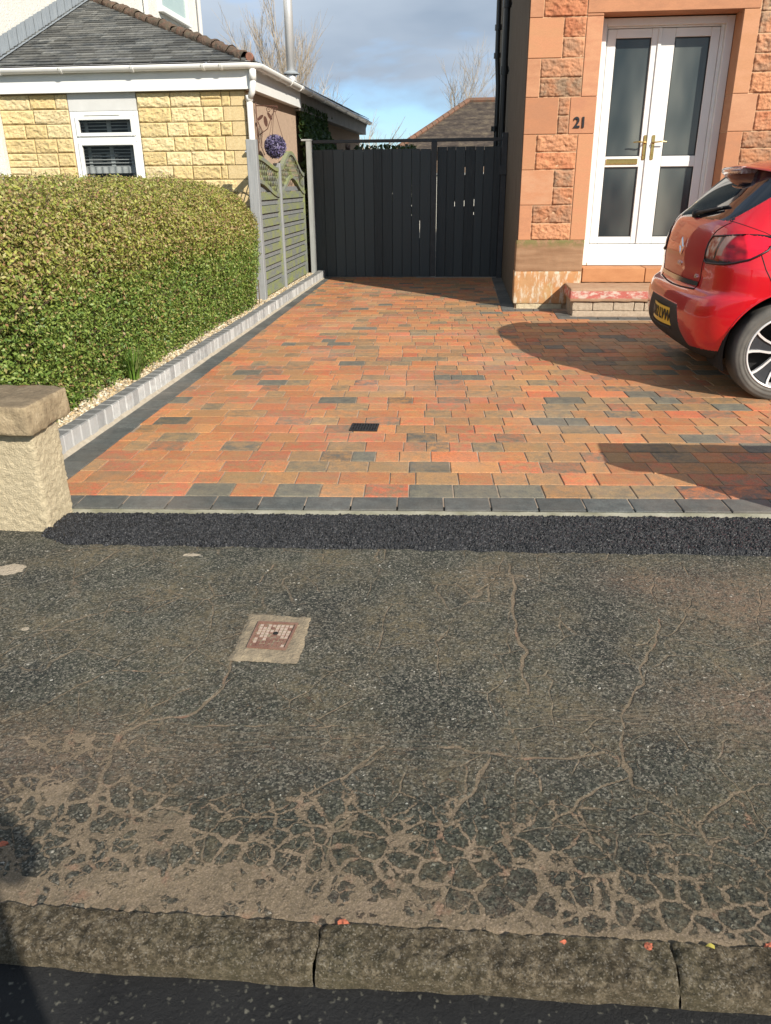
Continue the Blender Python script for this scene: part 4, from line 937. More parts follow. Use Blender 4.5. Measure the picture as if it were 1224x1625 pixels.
# stainless flue
MAT['steel'] = simple('stainless_steel', (.80, .80, .80), (.68, .68, .69), 3, .42, .55)
t = empty('flue_pipe', (-2.55, 12.4, 2.7), 'tall shiny stainless steel flue pipe rising from the bungalow roof', 'flue')
fx, fy = -2.50, 12.5; m = MB(); m.tube([(fx, fy, 2.45), (fx, fy, 4.9)], .062, 20); m.tube([(fx, fy, 3.75), (fx, fy, 3.79)], .066, 20); m.build('pipe', MAT['steel'], t, smooth=True)
m = MB(); m.lathe([(.063, 0), (.11, -.03), (.11, -.045)], (fx, fy, 2.80), n=20); m.build('storm_collar', MAT['leadf'], t); m = MB(); m.lathe([(.085, .0), (.064, .13)], (fx, fy, 2.62), n=20); m.build('flashing_cone', MAT['steel'], t)
m = MB(); m.lathe([(0, .03), (.14, 0), (.13, -.02)], (fx, fy, 5.0), n=20); m.build('cowl', MAT['steel'], t)
# ---- hanging topiary ball on its bracket
MAT['rusty'] = simple('rusty_wire', (.13, .055, .035), (.08, .04, .03), 30, .8, .3)
bk = empty('wall_bracket', (SX(9.95)+.02, 9.95, 2.1), 'rusty iron hanging bracket with leaf ornaments on the pink wall of the bungalow', 'bracket')
m = MB(); wx_ = lambda y: SX(y)+.02; 
X9 = wx_(9.95); m.tube([(X9, 9.95, 2.18), (X9, 9.95, 1.60)], .006, 6); m.tube([(X9, 9.95, 2.145), (X9+.26, 9.95, 2.135)], .006, 6)
def scroll(cx, cy, cz, r, m, n=22, tr=1.6):
    m.tube([(cx+r*math.cos(a)*(1-a/(tr*7)), cy, cz+r*math.sin(a)*(1-a/(tr*7))) for a in [tr*2*math.pi*k/n for k in range(n)]], .004, 5)
scroll(X9+.225, 9.95, 2.10, .035, m); scroll(X9+.15, 9.95, 2.10, .035, m); m.tube([(X9+.01, 9.95, 1.98), (X9+.06, 9.95, 1.88), (X9+.03, 9.95, 1.72), (X9+.07, 9.95, 1.62)], .005, 5); m.tube([(X9+.19, 9.95, 2.06), (X9+.12, 9.95, 1.90), (X9+.02, 9.95, 1.84)], .005, 5)
m.build('bracket_arm', MAT['rusty'], bk, smooth=True)
def orn_leaf(c, s, rot, parent, ax='x'):
    mb = MB(); vs = []; n_ = 12
    def lp(k): a = 2*math.pi*k/n_; y = .38*math.sin(a)*(1 if abs(math.cos(a)) < .98 else .2); z = math.cos(a); return (y*math.cos(rot)-z*math.sin(rot), y*math.sin(rot)+z*math.cos(rot))
    pts = [lp(k) for k in range(n_)]
    mb.prism([(c[0]+p[0]*s, c[2]+p[1]*s) for p in pts], 'y', c[1], c[1]+.006) if ax == 'y' else mb.prism([(c[1]+p[0]*s, c[2]+p[1]*s) for p in pts], 'x', c[0], c[0]+.006); mb.build('leaf_ornament', MAT['rusty'], parent)
for (dx_, z, s, r) in ((.045, 2.02, .045, -.9), (.105, 1.98, .058, .15), (.155, 2.035, .045, .5)): orn_leaf((X9+dx_, 9.945, z), s, r, bk, 'y')
m = MB(); tb = empty('topiary_ball', (-2.215, 9.95, 1.70), 'purple artificial flower ball hanging by wires from the rusty bracket', 'hanging ball')
cb0 = Vector((-2.225, 9.95, 1.712)); n = 2600; dd = rng.normal(size=(n, 3)); dd /= np.linalg.norm(dd, axis=1, keepdims=True)
V, F = leaves(n, np.array(cb0)+dd*(.102+.024*rng.random((n, 1))), dd*.3, .036, .4, .9); cc = np.array([(.12, .10, .22), (.18, .15, .31), (.06, .05, .12), (.26, .23, .36)])[rng.integers(0, 4, n)]; np_mesh('flowers', V, F, MAT['leaf'], tb, cc)
m = MB(); lump(m, cb0, .104, (1, 1, 1), 2, .05); m.build('core', simple('ball_core', (.05, .05, .09), None, rough=.9), tb, smooth=True)
m = MB(); tp = (cb0.x+.01, 9.95, 2.12)
for a in (0, 2.1, 4.2): m.tube([tp, (cb0.x+.1*math.cos(a), cb0.y+.1*math.sin(a), cb0.z+.08)], .0028, 4)
m.build('hanging_wire', MAT['rusty'], tb)
for yy_, lab in ((15.0, 'dark metal butterfly ornament nearer the ivy on the shaded rear wall'), (16.4, 'dark metal butterfly ornament nearer the end of the shaded rear wall')):
    o = empty('wall_ornament', (SX(yy_), yy_, 1.95), lab, 'ornament', 'metal ornaments on the bungalow wall')
    for s, r, dy_ in ((.14, .9, -.12), (.14, -.9, .12), (.09, 2.2, -.09), (.09, -2.2, .09)): orn_leaf((SX(yy_)-.04, yy_+dy_, 1.93), s, r, o)
# ivy
n = 9000; yv = 12.05+2.15*rng.random(n); zv = 2.33-2.0*rng.random(n)**1.2; P = np.stack([np.array([SX(y) for y in yv])+.22*np.clip((2.4-zv)/.7, .35, 1)*rng.random(n)**.5+.0, yv, zv], 1)
cut = (np.array([fbm(a*2.2, b_*2.2, 3, 3) for a, b_ in zip(yv, zv)])*.35+(14.0-yv)*.9 > 0) & (zv < 2.38-.05*np.sin(yv*9)); P = P[cut]; n = len(P)
V, F = leaves(n, P, np.array([.7, -.3, .4]), .075, .7, .7); cc = np.array([(.03, .07, .025), (.05, .10, .03), (.02, .05, .02), (.08, .13, .05)])[rng.integers(0, 4, n)]
iv_ = empty('ivy', (SX(13), 13.1, .0), 'dark green ivy covering the shaded side wall under the gutter', 'ivy'); np_mesh('foliage', V, F, MAT['leaf'], iv_, cc)
m = MB()
for i in range(12): y = 12.15+random.random()*1.7; m.tube([(SX(y)+.0, y, 0), (SX(y)+.03, y+.1*math.sin(i), .9), (SX(y)+.06, y+.15*math.sin(i*2), 2.2)], .012, 5)
m.build('stem', MAT['twig'], iv_)
# ============================================================ WHITE HOUSE (taller, behind and left)
wh = empty('white_house', (-8, 13, 0), 'tall white roughcast house standing over the left end of the bungalow', 'house')
m = MB(); m.box(-13, -5.36, 9.52, 17.9, -.1, 7.2); m.build('wall', MAT['white_harl'], wh)
m = MB(); m.add([(-13.3, 9.2, 7.2), (-5.1, 9.2, 7.2), (-9.2, 13.7, 10.2)], [(0, 1, 2)]); m.add([(-5.1, 9.2, 7.2), (-5.1, 18.2, 7.2), (-9.2, 13.7, 10.2)], [(0, 1, 2)]); m.add([(-5.1, 18.2, 7.2), (-13.3, 18.2, 7.2), (-9.2, 13.7, 10.2)], [(0, 1, 2)]); m.add([(-13.3, 18.2, 7.2), (-13.3, 9.2, 7.2), (-9.2, 13.7, 10.2)], [(0, 1, 2)]); m.build('roof', MAT['slate'], wh)
m = MB(); nF = 26
for i in range(nF):   # stepped lead flashing where the bungalow roof meets the wall
    y0_ = ey0+(hp.y-ey0)*i/nF; y1_ = ey0+(hp.y-ey0)*(i+1)/nF-.002; z0_ = EZ+(y0_-ey0)*SL_; z1_ = EZ+(y1_-ey0)*SL_
    x_ = XW+.006+(i % 2)*.003
    m.add([(x_, y0_, z0_-.0), (x_, y1_, z1_), (x_, y1_, z1_+.185), (x_, y0_, z0_+.195), (x_+.10, y0_, z0_+.022), (x_+.10, y1_, z1_+.022)], [(0, 1, 2, 3), (0, 4, 5, 1)])
m.build('lead_flashing', MAT['leadf'], wh)
def hwin(parent, y0, y1, z0, z1, x):
    f = MB(); f.box(x, x+.05, y0, y0+.06, z0, z1); f.box(x, x+.05, y1-.06, y1, z0, z1); f.box(x, x+.05, y0+.06, y1-.06, z1-.06, z1); f.box(x, x+.05, y0+.06, y1-.06, z0, z0+.06); o = f.build('window', MAT['pvc'], parent)
    g_ = MB(); g_.box(x+.005, x+.02, y0+.06, y1-.06, z0+.06, z1-.06); g_.build('pane', simple('pale_net_pane', (.36, .47, .45), (.44, .55, .52), 4, .15, spec=.6), o)
    s_ = MB(); s_.box(x, x+.09, y0-.05, y1+.05, z0-.05, z0-.002); s_.build('sill', MAT['pvc'], o)
hwin(wh, 15.4, 16.9, 4.15, 5.5, -5.36)
m = MB(); m.tube([(-5.30, 17.55, 3.8), (-5.30, 17.55, 7.1)], .035, 10); m.build('waste_pipe', simple('pale_pipe', (.55, .53, .52), None, rough=.5), wh)
m = MB(); m.tube([(-5.30, 14.6, 3.9), (-5.30, 14.6, 7.1)], .035, 10); m.build('waste_pipe', MAT['pvc'], wh)
# ============================================================ SANDSTONE HOUSE
MAT['sstone'] = colmat('dressed_red_sandstone', .85, 5, .15, 90, .003, .10, stretch=(1, 1, 2.6))
MAT['rstone'] = colmat('rock_faced_red_sandstone', .92, 7, .8, 70, .008, .22)
MAT['lime'] = simple('pale_pointing', (.60, .40, .24), (.50, .33, .2), 30, .95, bump=.3, bscale=90)
b = NB('brown_side_harling'); c = b.ramp(b.noise(3, 6, .65, co=b.mapping((7, 7, .7))), [(.3, (.105, .082, .062)), (.7, (.19, .155, .12))]); b.bump(b.noise(60, 4, .7), .8, .008); MAT['brown'] = b.done(c, .95, 0, .15)
b = NB('painted_plinth'); z_ = b.sepz()[2]
c = b.ramp(b.noise(4, 5, .6), [(.3, (.50, .22, .085)), (.7, (.46, .28, .14))]); c = b.mix(b.ramp(b.noise(7, 5, .75, co=b.mapping((2.4, 1, .7))), [(.5, 0), (.6, .85)]), c, (.60, .54, .42)); c = b.mix(b.ramp(b.noise(3, 3, .6), [(.55, 0), (.7, .6)]), c, (.40, .36, .17))
b.bump(b.noise(50, 4, .7), .4, .005); MAT['plinth'] = b.done(c, .85, 0, .2)
b = NB('brown_plinth_course'); z_ = b.sepz()[2]
c = b.ramp(b.noise(2.2, 5, .6, co=b.mapping((1, 1, 9))), [(.3, (.24, .135, .075)), (.7, (.36, .22, .13))])
ms = b.math('MULTIPLY', b.ramp(z_, [(.63, 0), (.70, 1)]), b.ramp(b.noise(14, 4, .7), [(.40, 0), (.55, .9)])); c = b.mix(ms, c, (.17, .16, .06)); b.bump(b.noise(60, 4, .7), .4, .004); MAT['pcourse'] = b.done(c, .9, 0, .2)
HX, HY = .60, 8.9
hs = empty('sandstone_house', (2.5, 11, 0), 'red sandstone house with white double doors and the number 21 beside the drive', 'house')
hs.location = (2.5, 11, 0); hl = Vector((2.5, 11, 0))
ms_ = MB(); mr_ = MB()
def TS():
    k = random.uniform(.9, 1.08); a = random.choice(((.52, .245, .13), (.50, .25, .14), (.48, .22, .115), (.53, .27, .15))); b_ = random.choice(((.47, .215, .12), (.55, .29, .165), (.44, .21, .115), (.50, .25, .13))); return tuple(c*k for c in a), tuple(c*k for c in b_)
def RS():
    k = random.uniform(.85, 1.08); a = random.choice(((.49, .22, .11), (.50, .24, .13), (.46, .20, .10))); b_ = random.choice(((.30, .20, .13), (.52, .25, .13), (.42, .16, .08), (.36, .20, .12))); return tuple(c*k for c in a), tuple(c*k for c in b_)
def smooth_st(x0, x1, z0, z1): a, b_ = TS(); ms_.cbox(x0+.003, x1-.003, HY-.006, HY+.25, z0+.003, z1-.003, .003, 0, a, b_)
def rock_st(x0, x1, z0, z1): a, b_ = RS(); rock_face(mr_, x0+.005, x1-.005, z0+.005, z1-.005, HY-.0, .011, a, b_, .0085, x0*5+z0*3, .0075)
ZC = [.72, 1.07, 1.41, 1.742, 2.078, 2.42, 2.765]
def rocks(xa, xb, z0, z1, fine=True):
    zm = (z0+z1)/2+random.uniform(-.015, .015)
    for a, c in ((z0, zm), (zm, z1)):
        x = xa
        while x < xb-.01:
            wd = random.uniform(.22, .5)
            if xb-x-wd < .14: wd = xb-x
            rock_st(x, x+wd, a, c); x += wd
for i in range(6):
    z0, z1 = ZC[i], ZC[i+1]; q = .735 if i % 2 == 0 else .935; smooth_st(HX, q, z0, z1)
    j = 1.05 if i == 3 else 1.15
    zm = (z0+z1)/2
    if i == 0: rock_st(q, j, z0, z0+.17); rock_st(q, j, z0+.17, z1)
    else: rock_st(q, j, z0, zm); rock_st(q, j, zm, z1)
smooth_st(1.15, 1.312, .72, 1.742); smooth_st(1.05, 1.312, 1.742, 2.078); smooth_st(1.15, 1.312, 2.078, 2.765)
smooth_st(1.15, 2.765, 2.79, 3.11)         # lintel
smooth_st(1.15, 1.312, 2.765, 2.79)
smooth_st(2.612, 2.77, 2.078, 2.79); smooth_st(2.612, 2.86, 1.742, 2.078); smooth_st(2.612, 2.77, .72, 1.742)
for i in range(7):
    z0, z1 = (ZC+[3.11])[i], (ZC+[3.11])[i+1]; rocks(2.86 if i == 3 else 2.77, 4.9, z0, z1)
# above: coursed stone up to the eaves
z = 3.11; i = 1
smooth_st(HX, .735, 2.765, 3.11); rock_st(.735, 1.15, 2.765, 3.11)
while z < 4.7:
    q = .935 if i % 2 else .735; ms_.cbox(HX+.003, q-.003, HY-.006, HY+.25, z+.003, z+.342, .003, 0, *TS()); x = q
    while x < 4.9: wd = random.uniform(.3, .55); a, b_ = RS(); rock_face(mr_, x+.005, min(x+wd, 4.9)-.005, z+.005, z+.34, HY, .012, a, b_, .012, x*5+z, .06); x += wd
    z += .345; i += 1
ms_.build('dressed_stones', MAT['sstone'], hs); mr_.build('rock_faced_stones', MAT['rstone'], hs, smooth=True)
m = MB()   # backing / pointing plane, with the door opening left clear
for x0, x1, z0, z1 in ((HX+.005, 1.306, .0, 5.1), (2.618, 4.9, .0, 5.1), (1.3065, 2.6175, 2.798, 5.1)): m.box(x0, x1, HY+.003, HY+.24, z0, z1)
m.build('pointing', MAT['lime'], hs)
m = MB(); m.box(HX-.0, HX+.3, HY+.2505, 12.3, -.05, 5.1); m.box(HX-.004, HX+.2, HY+.012, HY+.2504, .0, 5.1); m.box(HX+.05, 8.5, 12.3005, 18.0, -.05, 5.1); m.box(4.9005, 8.5, HY+.003, 12.3, -.05, 5.1); m.build('side_wall', MAT['brown'], hs)
m = MB(); vs = [(.47, 8.7, 5.1), (8.8, 8.7, 5.1), (8.8, 18.3, 5.1), (.47, 18.3, 5.1), (4.5, 12.2, 6.7), (4.5, 15.0, 6.7)]; m.add(vs, [(0, 1, 4), (1, 2, 5, 4), (2, 3, 5), (3, 0, 4, 5), (3, 2, 1, 0)]); m.build('roof', MAT['slate'], hs)
# plinth
m = MB(); rough_box(m, HX-.012, 1.305, HY-.022, HY+.2, .40, .722, .016, .003, 9, .012, 3); m.build('plinth_course', MAT['pcourse'], hs, smooth=True, world=True)
m = MB(); rough_box(m, HX-.016, 1.30, HY-.030, HY+.2, .06, .402, .016, .004, 8, .012, 6); m.build('painted_plinth', MAT['plinth'], hs, smooth=True)
m = MB(); rough_box(m, 2.62, 4.9, HY-.02, HY+.2, .0, .722, .05, .003, 9, .012, 3); m.build('plinth_course', MAT['pcourse'], hs, smooth=True)
m = MB(); rough_box(m, HX+.02, 1.12, HY-.020, HY+.1, -.02, .062, .012, .007, 30, .01, 9); m.build('rubble_footing', MAT['harl'], hs, smooth=True)
# reveals (sandstone sides of the opening) are the stones' own thickness; inner lining behind door
m = MB(); m.box(1.2, 1.31, HY+.251, HY+.7, .44, 2.8); m.box(2.614, 2.75, HY+.251, HY+.7, .44, 2.8); m.box(1.2, 2.75, HY+.251, HY+.7, 2.801, 2.9); m.box(1.15, 2.8, HY+1.5, HY+1.55, .3, 2.9); m.box(1.15, 2.8, HY+.3, HY+1.5, .40, .43)
m.build('porch_interior', simple('dim_hall', (.16, .15, .13), (.10, .10, .095), 2, .9), hs)
# threshold riser course under the door
m = MB(); m.cbox(1.312, 1.97, HY-.012, HY+.25, .285, .435, .006, 0, (.50, .24, .11), (.44, .20, .09)); m.cbox(1.976, 2.61, HY-.012, HY+.25, .285, .435, .006, 0, (.47, .22, .10), (.42, .19, .09)); m.build('threshold_course', MAT['sstone'], hs)
# step
st = empty('door_step', (1.95, 8.62, 0), 'worn red painted stone slab doorstep on pale roughcast bricks below the white doors', 'step')
b = NB('worn_red_paint_step'); s_ = b.sepz(b.n('NewGeometry').outputs['Normal']); c = b.ramp(b.noise(9, 5, .6, co=b.mapping((1, 1, 2))), [(.3, (.34, .20, .12)), (.7, (.42, .28, .18))])
z_ = b.sepz()[2]; band = b.math('MULTIPLY', b.ramp(z_, [(.175, 0), (.195, 1)]), b.ramp(z_, [(.255, 1), (.265, 0)])); rd = b.ramp(b.noise(11, 5, .7, co=b.mapping((.8, 1, 2))), [(.42, (.62, .50, .42)), (.52, (.50, .13, .11))]); c = b.mix(b.math('MULTIPLY', band, .9), c, rd)
b.bump(b.noise(40, 4, .7), .5, .006); MAT['redstep'] = b.done(c, .85, 0, .25)
m = MB(); rough_box(m, 1.13, 2.85, 8.34, 8.872, .155, .285, .014, .004, 9, .012, 2); m.build('step_slab', MAT['redstep'], st, smooth=True)
m = MB(); x = 1.16; hb = MAT['harl']
while x < 2.82: wd = random.choice((.16, .22, .21, .1)); rough_box(m, x+.003, min(x+wd, 2.83)-.003, 8.365, 8.6, .062, .153, .012, .004, 26, .008, x*9); x += wd
rough_box(m, 1.165, 2.83, 8.355, 8.6, -.01, .058, .014, .004, 26, .008, 4); rough_box(m, 1.16, 1.30, 8.604, 8.868, -.01, .153, .014, .004, 26, .008, 7)
m.build('roughcast_brick_base', M_harl('pale_brick_base', (.55, .45, .34), (.42, .33, .24), 60, (.40, .27, .2)), st, smooth=True)
# ---- double door
dr = MB(); fy0, fy1 = HY+.235, HY+.36
dr.cbox(1.313, 1.385, fy0, fy1, .44, 2.783, .004); dr.cbox(2.535, 2.611, fy0, fy1, .44, 2.783, .004); dr.cbox(1.385, 2.535, fy0, fy1, 2.715, 2.783, .004); dr.cbox(1.385, 2.535, fy0-.01, fy1, .44, .475, .004)
dr.cbox(1.385, 2.535, fy0+.025, fy1, .475, .66, .004); dr.cbox(1.385, 1.40, fy0+.04, fy1, .66, 2.715, .003); dr.cbox(2.50, 2.535, fy0+.04, fy1, .66, 2.715, .003); dr.cbox(1.40, 2.50, fy0+.04, fy1, 2.70, 2.715, .003)
frame = dr.build('door_frame', MAT['pvc'], hs)
def M_frost():
    b = NB('frosted_glass'); x_ = b.sepz()[0]; n = b.noise(.9, 2, .5, co=b.mapping((3.2, 1, 1.1)))
    c = b.ramp(n, [(.30, (.022, .032, .036)), (.5, (.065, .076, .074)), (.72, (.14, .15, .135))]); b.bump(b.noise(500, 2), .12, .001)
    return b.done(c, .22, 0, .55)
MAT['frost'] = M_frost(); MAT['brass'] = simple('brass', (.62, .44, .16), (.55, .38, .13), 8, .25, 1.0); MAT['gasket'] = simple('black_gasket', (.02, .02, .02), None, rough=.6)
yl = fy0+.045
def door_leaf(xa, xb, gxa, gxb, hx, sg):
    m = MB(); y0, y1 = yl, yl+.055
    m.cbox(xa, gxa, y0, y1, .665, 2.695, .005); m.cbox(gxb, xb, y0, y1, .665, 2.695, .005)
    for z0, z1 in ((.665, .735), (1.432, 1.535), (2.615, 2.695)): m.cbox(gxa, gxb, y0, y1, z0, z1, .005)
    d = m.build('door', MAT['pvc'], hs)
    for z0, z1 in ((.735, 1.432), (1.535, 2.615)):
        bd = MB(); w_ = .010
        for a in ((gxa, gxa+w_, z0, z1), (gxb-w_, gxb, z0, z1), (gxa+w_, gxb-w_, z0, z0+w_), (gxa+w_, gxb-w_, z1-w_, z1)): bd.box(a[0], a[1], y0+.012, y0+.02, a[2], a[3])
        bd.build('glazing_bead', MAT['gasket'], d)
        p = MB(); p.box(gxa+.002, gxb-.002, y0+.0205, y0+.03, z0+.002, z1-.002); p.build('glass_pane', MAT['frost'], d)
    h = MB(); h.cbox(hx-.016, hx+.016, y0-.010, y0-.001, 1.50, 1.735, .006); h.tube([(hx, y0-.01, 1.665), (hx, y0-.05, 1.665), (hx+sg*.02, y0-.056, 1.666), (hx+sg*.075, y0-.054, 1.672), (hx+sg*.125, y0-.05, 1.668)], .008, 10, taper=.75); h.lathe([(.0, -.014), (.014, -.012), (.014, 0)], (hx, y0-.008, 1.665), axis='y', n=14); h.lathe([(0, -.012), (.008, -.012), (.008, 0)], (hx, y0-.01, 1.55), axis='y', n=12)
    h.build('handle', MAT['brass'], d, smooth=False); return d
dl = door_leaf(1.405, 1.912, 1.490, 1.838, 1.880, -1); dr2 = door_leaf(1.918, 2.497, 2.068, 2.412, 1.965, 1)
m = MB(); m.cbox(1.900, 1.934, yl-.014, yl-.001, .665, 2.695, .003); m.build('meeting_strip', MAT['pvc'], dr2)
m = MB(); m.cbox(1.50, 1.825, yl-.012, yl-.001, 1.458, 1.512, .004); m.cbox(1.52, 1.805, yl-.016, yl-.0121, 1.468, 1.500, .002); m.build('letterbox', MAT['brass'], dl)
nm = text_mesh('house_number', '21', .135, .006, simple('black_number', (.015, .015, .018), None, rough=.4), hs, Matrix.Translation((1.160, HY-.012, 1.842)) @ Matrix.Rotation(math.pi/2, 4, 'X'), .95, .0032)
# rain pipes on the side wall beyond the gate
t = empty('rainwater_pipe', (.5, 12.6, 0), 'thick black cast iron rainwater pipe on the brown side wall behind the gate', 'pipe')
MAT['blk'] = simple('black_painted_iron', (.012, .014, .016), (.02, .022, .024), 8, .35, spec=.5)
m = MB(); m.tube([(.535, 12.55, 0), (.535, 12.55, 5.1)], .045, 14)
for z in (1.6, 2.7, 3.5, 4.4): m.tube([(.535, 12.55, z), (.535, 12.55, z+.10)], .058, 14); m.box(.535, .60, 12.53, 12.57, z+.03, z+.06)
m.build('pipe', MAT['blk'], t, smooth=False)
t = empty('rainwater_pipe', (.5, 12.9, 0), 'thinner black waste pipe with bends on the brown side wall, farther behind the gate', 'pipe')
m = MB(); m.tube([(.47, 12.95, 0), (.47, 12.95, 2.6), (.44, 12.95, 3.0), (.43, 12.95, 5.08)], .035, 12)
for z in (2.0, 2.95, 3.3, 3.7, 3.95): m.tube([(.44, 12.95, z), (.44, 12.95, z+.07)], .05, 12)
m.tube([(.44, 12.95, 3.75), (.40, 12.95, 3.85), (.60, 12.95, 4.0)], .03, 10); m.build('pipe', MAT['blk'], t)
# ============================================================ BACKGROUND
fh = empty('hipped_house', (3, 32, 0), 'distant house with a brown mossy tiled hipped roof seen above the gate', 'house')
b = NB('brown_mossy_tiles'); c = b.ramp(b.noise(2.6, 8, .85, co=b.mapping((1, 1, 2.5))), [(.34, (.030, .027, .026)), (.5, (.075, .060, .050)), (.66, (.16, .13, .09))]); wv = b.n('TexWave', wave_type='BANDS', bands_direction='Z'); b.put(wv.inputs[0], b.co); wv.inputs['Scale'].default_value = 1.6; c = b.mix(.35, c, b.mix(1.0, c, b.ramp(wv.outputs[0], [(0, .5), (.5, 1.1)]), 'MULTIPLY')); b.bump(wv.outputs[0], .6, .05); MAT['btile'] = b.done(c, .95, 0, .1)
m = MB(); fX, fY, fZ = -2.6, 30.6, 2.35; RX = .12; RZ = 4.25
vs = [(fX, fY, fZ), (6.5, fY, fZ), (6.5, fY+7, fZ), (fX, fY+7, fZ), (RX, fY+3.5, RZ), (6.5, fY+3.5, RZ)]
m.add(vs, [(0, 1, 5, 4), (3, 0, 4), (2, 3, 4, 5), (1, 2, 5)]); fr_ = m.build('roof', MAT['btile'], fh)
m = MB(); A_ = Vector((fX, fY, fZ+.02)); B_ = Vector((RX, fY+3.5, RZ+.03)); n_ = 14
for i in range(n_): a = A_.lerp(B_, i/n_); c2 = A_.lerp(B_, (i+.93)/n_); m.tube([a, c2], .10, 8)
m.tube([(RX, fY+3.5, RZ+.03), (6.5, fY+3.5, RZ+.03)], .10, 8); m.build('ridge_tiles', simple('red_brown_ridge', (.20, .09, .055), (.11, .08, .055), 9, .9), fr_)
m = MB(); m.box(fX+.3, 6.4, fY+.3, fY+6.7, -.1, fZ); m.build('wall', MAT['pink'], fh)
t = empty('cream_wall', (-6, 27, 0), 'low cream rendered boundary wall far behind the gate', 'wall'); m = MB(); m.box(-16, 5, 26, 26.2, -.1, 1.55); m.build('wall_panel', MAT['white_harl'], t); m = MB(); m.box(-16, 5, 25.95, 26.25, 1.551, 1.61); m.build('coping', MAT['wpanel'], t)
# bare trees
MAT['bark'] = simple('bare_twig_bark', (.42, .35, .27), (.31, .26, .20), 6, .9); MAT['bark2'] = simple('reddish_twig_bark', (.30, .19, .15), (.36, .25, .19), 6, .9)
def bare_tree(loc, h, label, mat, seed, spread=.5, levels=5, trunk=.14, upright=.35, lean=0, grp='bare trees behind the bungalow'):
    rd = random.Random(seed); m = MB(); mt = MB(); cnt = [0]
    def br(p, d, ln, r, lv):
        if cnt[0] > 5200: return
        cnt[0] += 1
        segs = 3 if lv > 1 else 2; pts = [p]; q = p.copy(); dd = d.copy()
        for s in range(segs):
            dd = (dd+Vector((rd.gauss(0, .12), rd.gauss(0, .12), rd.gauss(0, .06)+upright*.12))).normalized(); q = q+dd*(ln/segs); pts.append(q.copy())
        (mt if lv >= levels-1 else m).tube(pts, r, 6 if lv >= levels-1 else 3, cap=False, taper=.6)
        if lv <= 0: return
        for k in range(rd.choice((3, 3, 4)) if lv > 1 else 3):
            s = rd.uniform(.3, 1.0); bp = pts[min(segs, int(s*segs)+0)].lerp(pts[min(segs, int(s*segs)+1)], rd.random()) if s < 1 else q
            a = rd.random()*6.28; sd = Vector((math.cos(a), math.sin(a), 0)); nd = (dd+sd*spread*rd.uniform(.6, 1.3)+Vector((0, 0, upright*.5))).normalized(); br(bp, nd, ln*rd.uniform(.55, .8), max(r*.42, .0048), lv-1)
        br(q, dd, ln*.75, r*.6, lv-1)
    t = empty('bare_tree', loc, label, 'tree', grp)
    br(Vector(loc), Vector((lean, 0, 1)), h*.30, trunk, levels); mt.build('trunk', mat, t, smooth=True); m.build('crown', mat, t)
    return t
bare_tree((-6.6, 28, 0), 8.6, 'tall pale bare tree behind the bungalow, left of the steel flue', MAT['bark'], 3, .42, 5, .09, .55)
bare_tree((-4.9, 27, 0), 7.0, 'bare many-branched tree behind the bungalow, just right of the steel flue', MAT['bark'], 5, .75, 5, .09, .25)
bare_tree((-3.7, 31, 0), 4.6, 'low bare tree where the bungalow roof ends', MAT['bark'], 8, .6, 4, .09, .2)
bare_tree((-2.2, 36, 0), 3.7, 'small reddish bare tree just left of the distant tiled roof', MAT['bark2'], 9, .7, 4, .08, .1)
bare_tree((-3.5, 38, 0), 3.5, 'small reddish bare tree beside the end of the bungalow gutter', MAT['bark2'], 19, .7, 4, .08, .1)
bare_tree((.6, 42, 0), 8.2, 'pale bare treetop rising behind the ridge of the distant tiled roof', MAT['bark'], 12, .55, 5, .10, .3)
# evergreen bush behind the gate
n = 2600; P = np.stack([-2.0+1.1*rng.random(n), 15.3+.9*rng.random(n), .2+1.75*rng.random(n)**.6], 1); V, F = leaves(n, P, np.array([0, -.4, .6]), .085, .6, .8); cc = np.array([(.03, .06, .02), (.05, .09, .03), (.02, .04, .015)])[rng.integers(0, 3, n)]
t = empty('evergreen_bush', (-1.4, 15.7, 0), 'dark evergreen bush peeping over the gate beside the bungalow wall', 'bush'); np_mesh('foliage', V, F, MAT['leaf'], t, cc)
m = MB()
for i in range(6): m.tube([(-1.5+.1*i, 15.7, 0), (-1.6+.16*i, 15.7+.1*(i % 3), 1.5)], .018, 5)
m.build('stem', MAT['twig'], t)
# across the street (seen only in reflections): plain hedge-and-house row to give the car and glass something to mirror
# ============================================================ CAR
CX, CY = 1.432, 5.80
car = empty('parked_car', (CX+2, CY, 0), 'glossy red hatchback parked across the front of the house, its rear towards the drive', 'car')
b = NB('red_car_paint'); fl = b.n('LayerWeight'); fl.inputs[0].default_value = .35
b.put(b.p.inputs['Base Color'], b.mix(fl.outputs['Facing'], (.72, .004, .014), (.30, .002, .008))); b.p.inputs['Metallic'].default_value = .25; b.p.inputs['Roughness'].default_value = .32; b.p.inputs['Coat Weight'].default_value = 1; b.p.inputs['Coat Roughness'].default_value = .02; MAT['paint'] = b.mat
MAT['bplast'] = simple('dark_bumper_plastic', (.018, .019, .02), (.03, .03, .032), 12, .6, spec=.35, bump=.1, bscale=300)
MAT['cglass'] = M_glass('dark_car_glass', (.008, .012, .018), .03, .55)
MAT['chrome'] = simple('chrome', (.80, .80, .80), None, rough=.12, metal=1.0)
MAT['rubber'] = simple('dusty_tyre', (.14, .13, .115), (.075, .072, .065), 9, .85, bump=.2, bscale=60)
MAT['gap'] = simple('panel_gap', (.015, .004, .005), None, rough=.7)
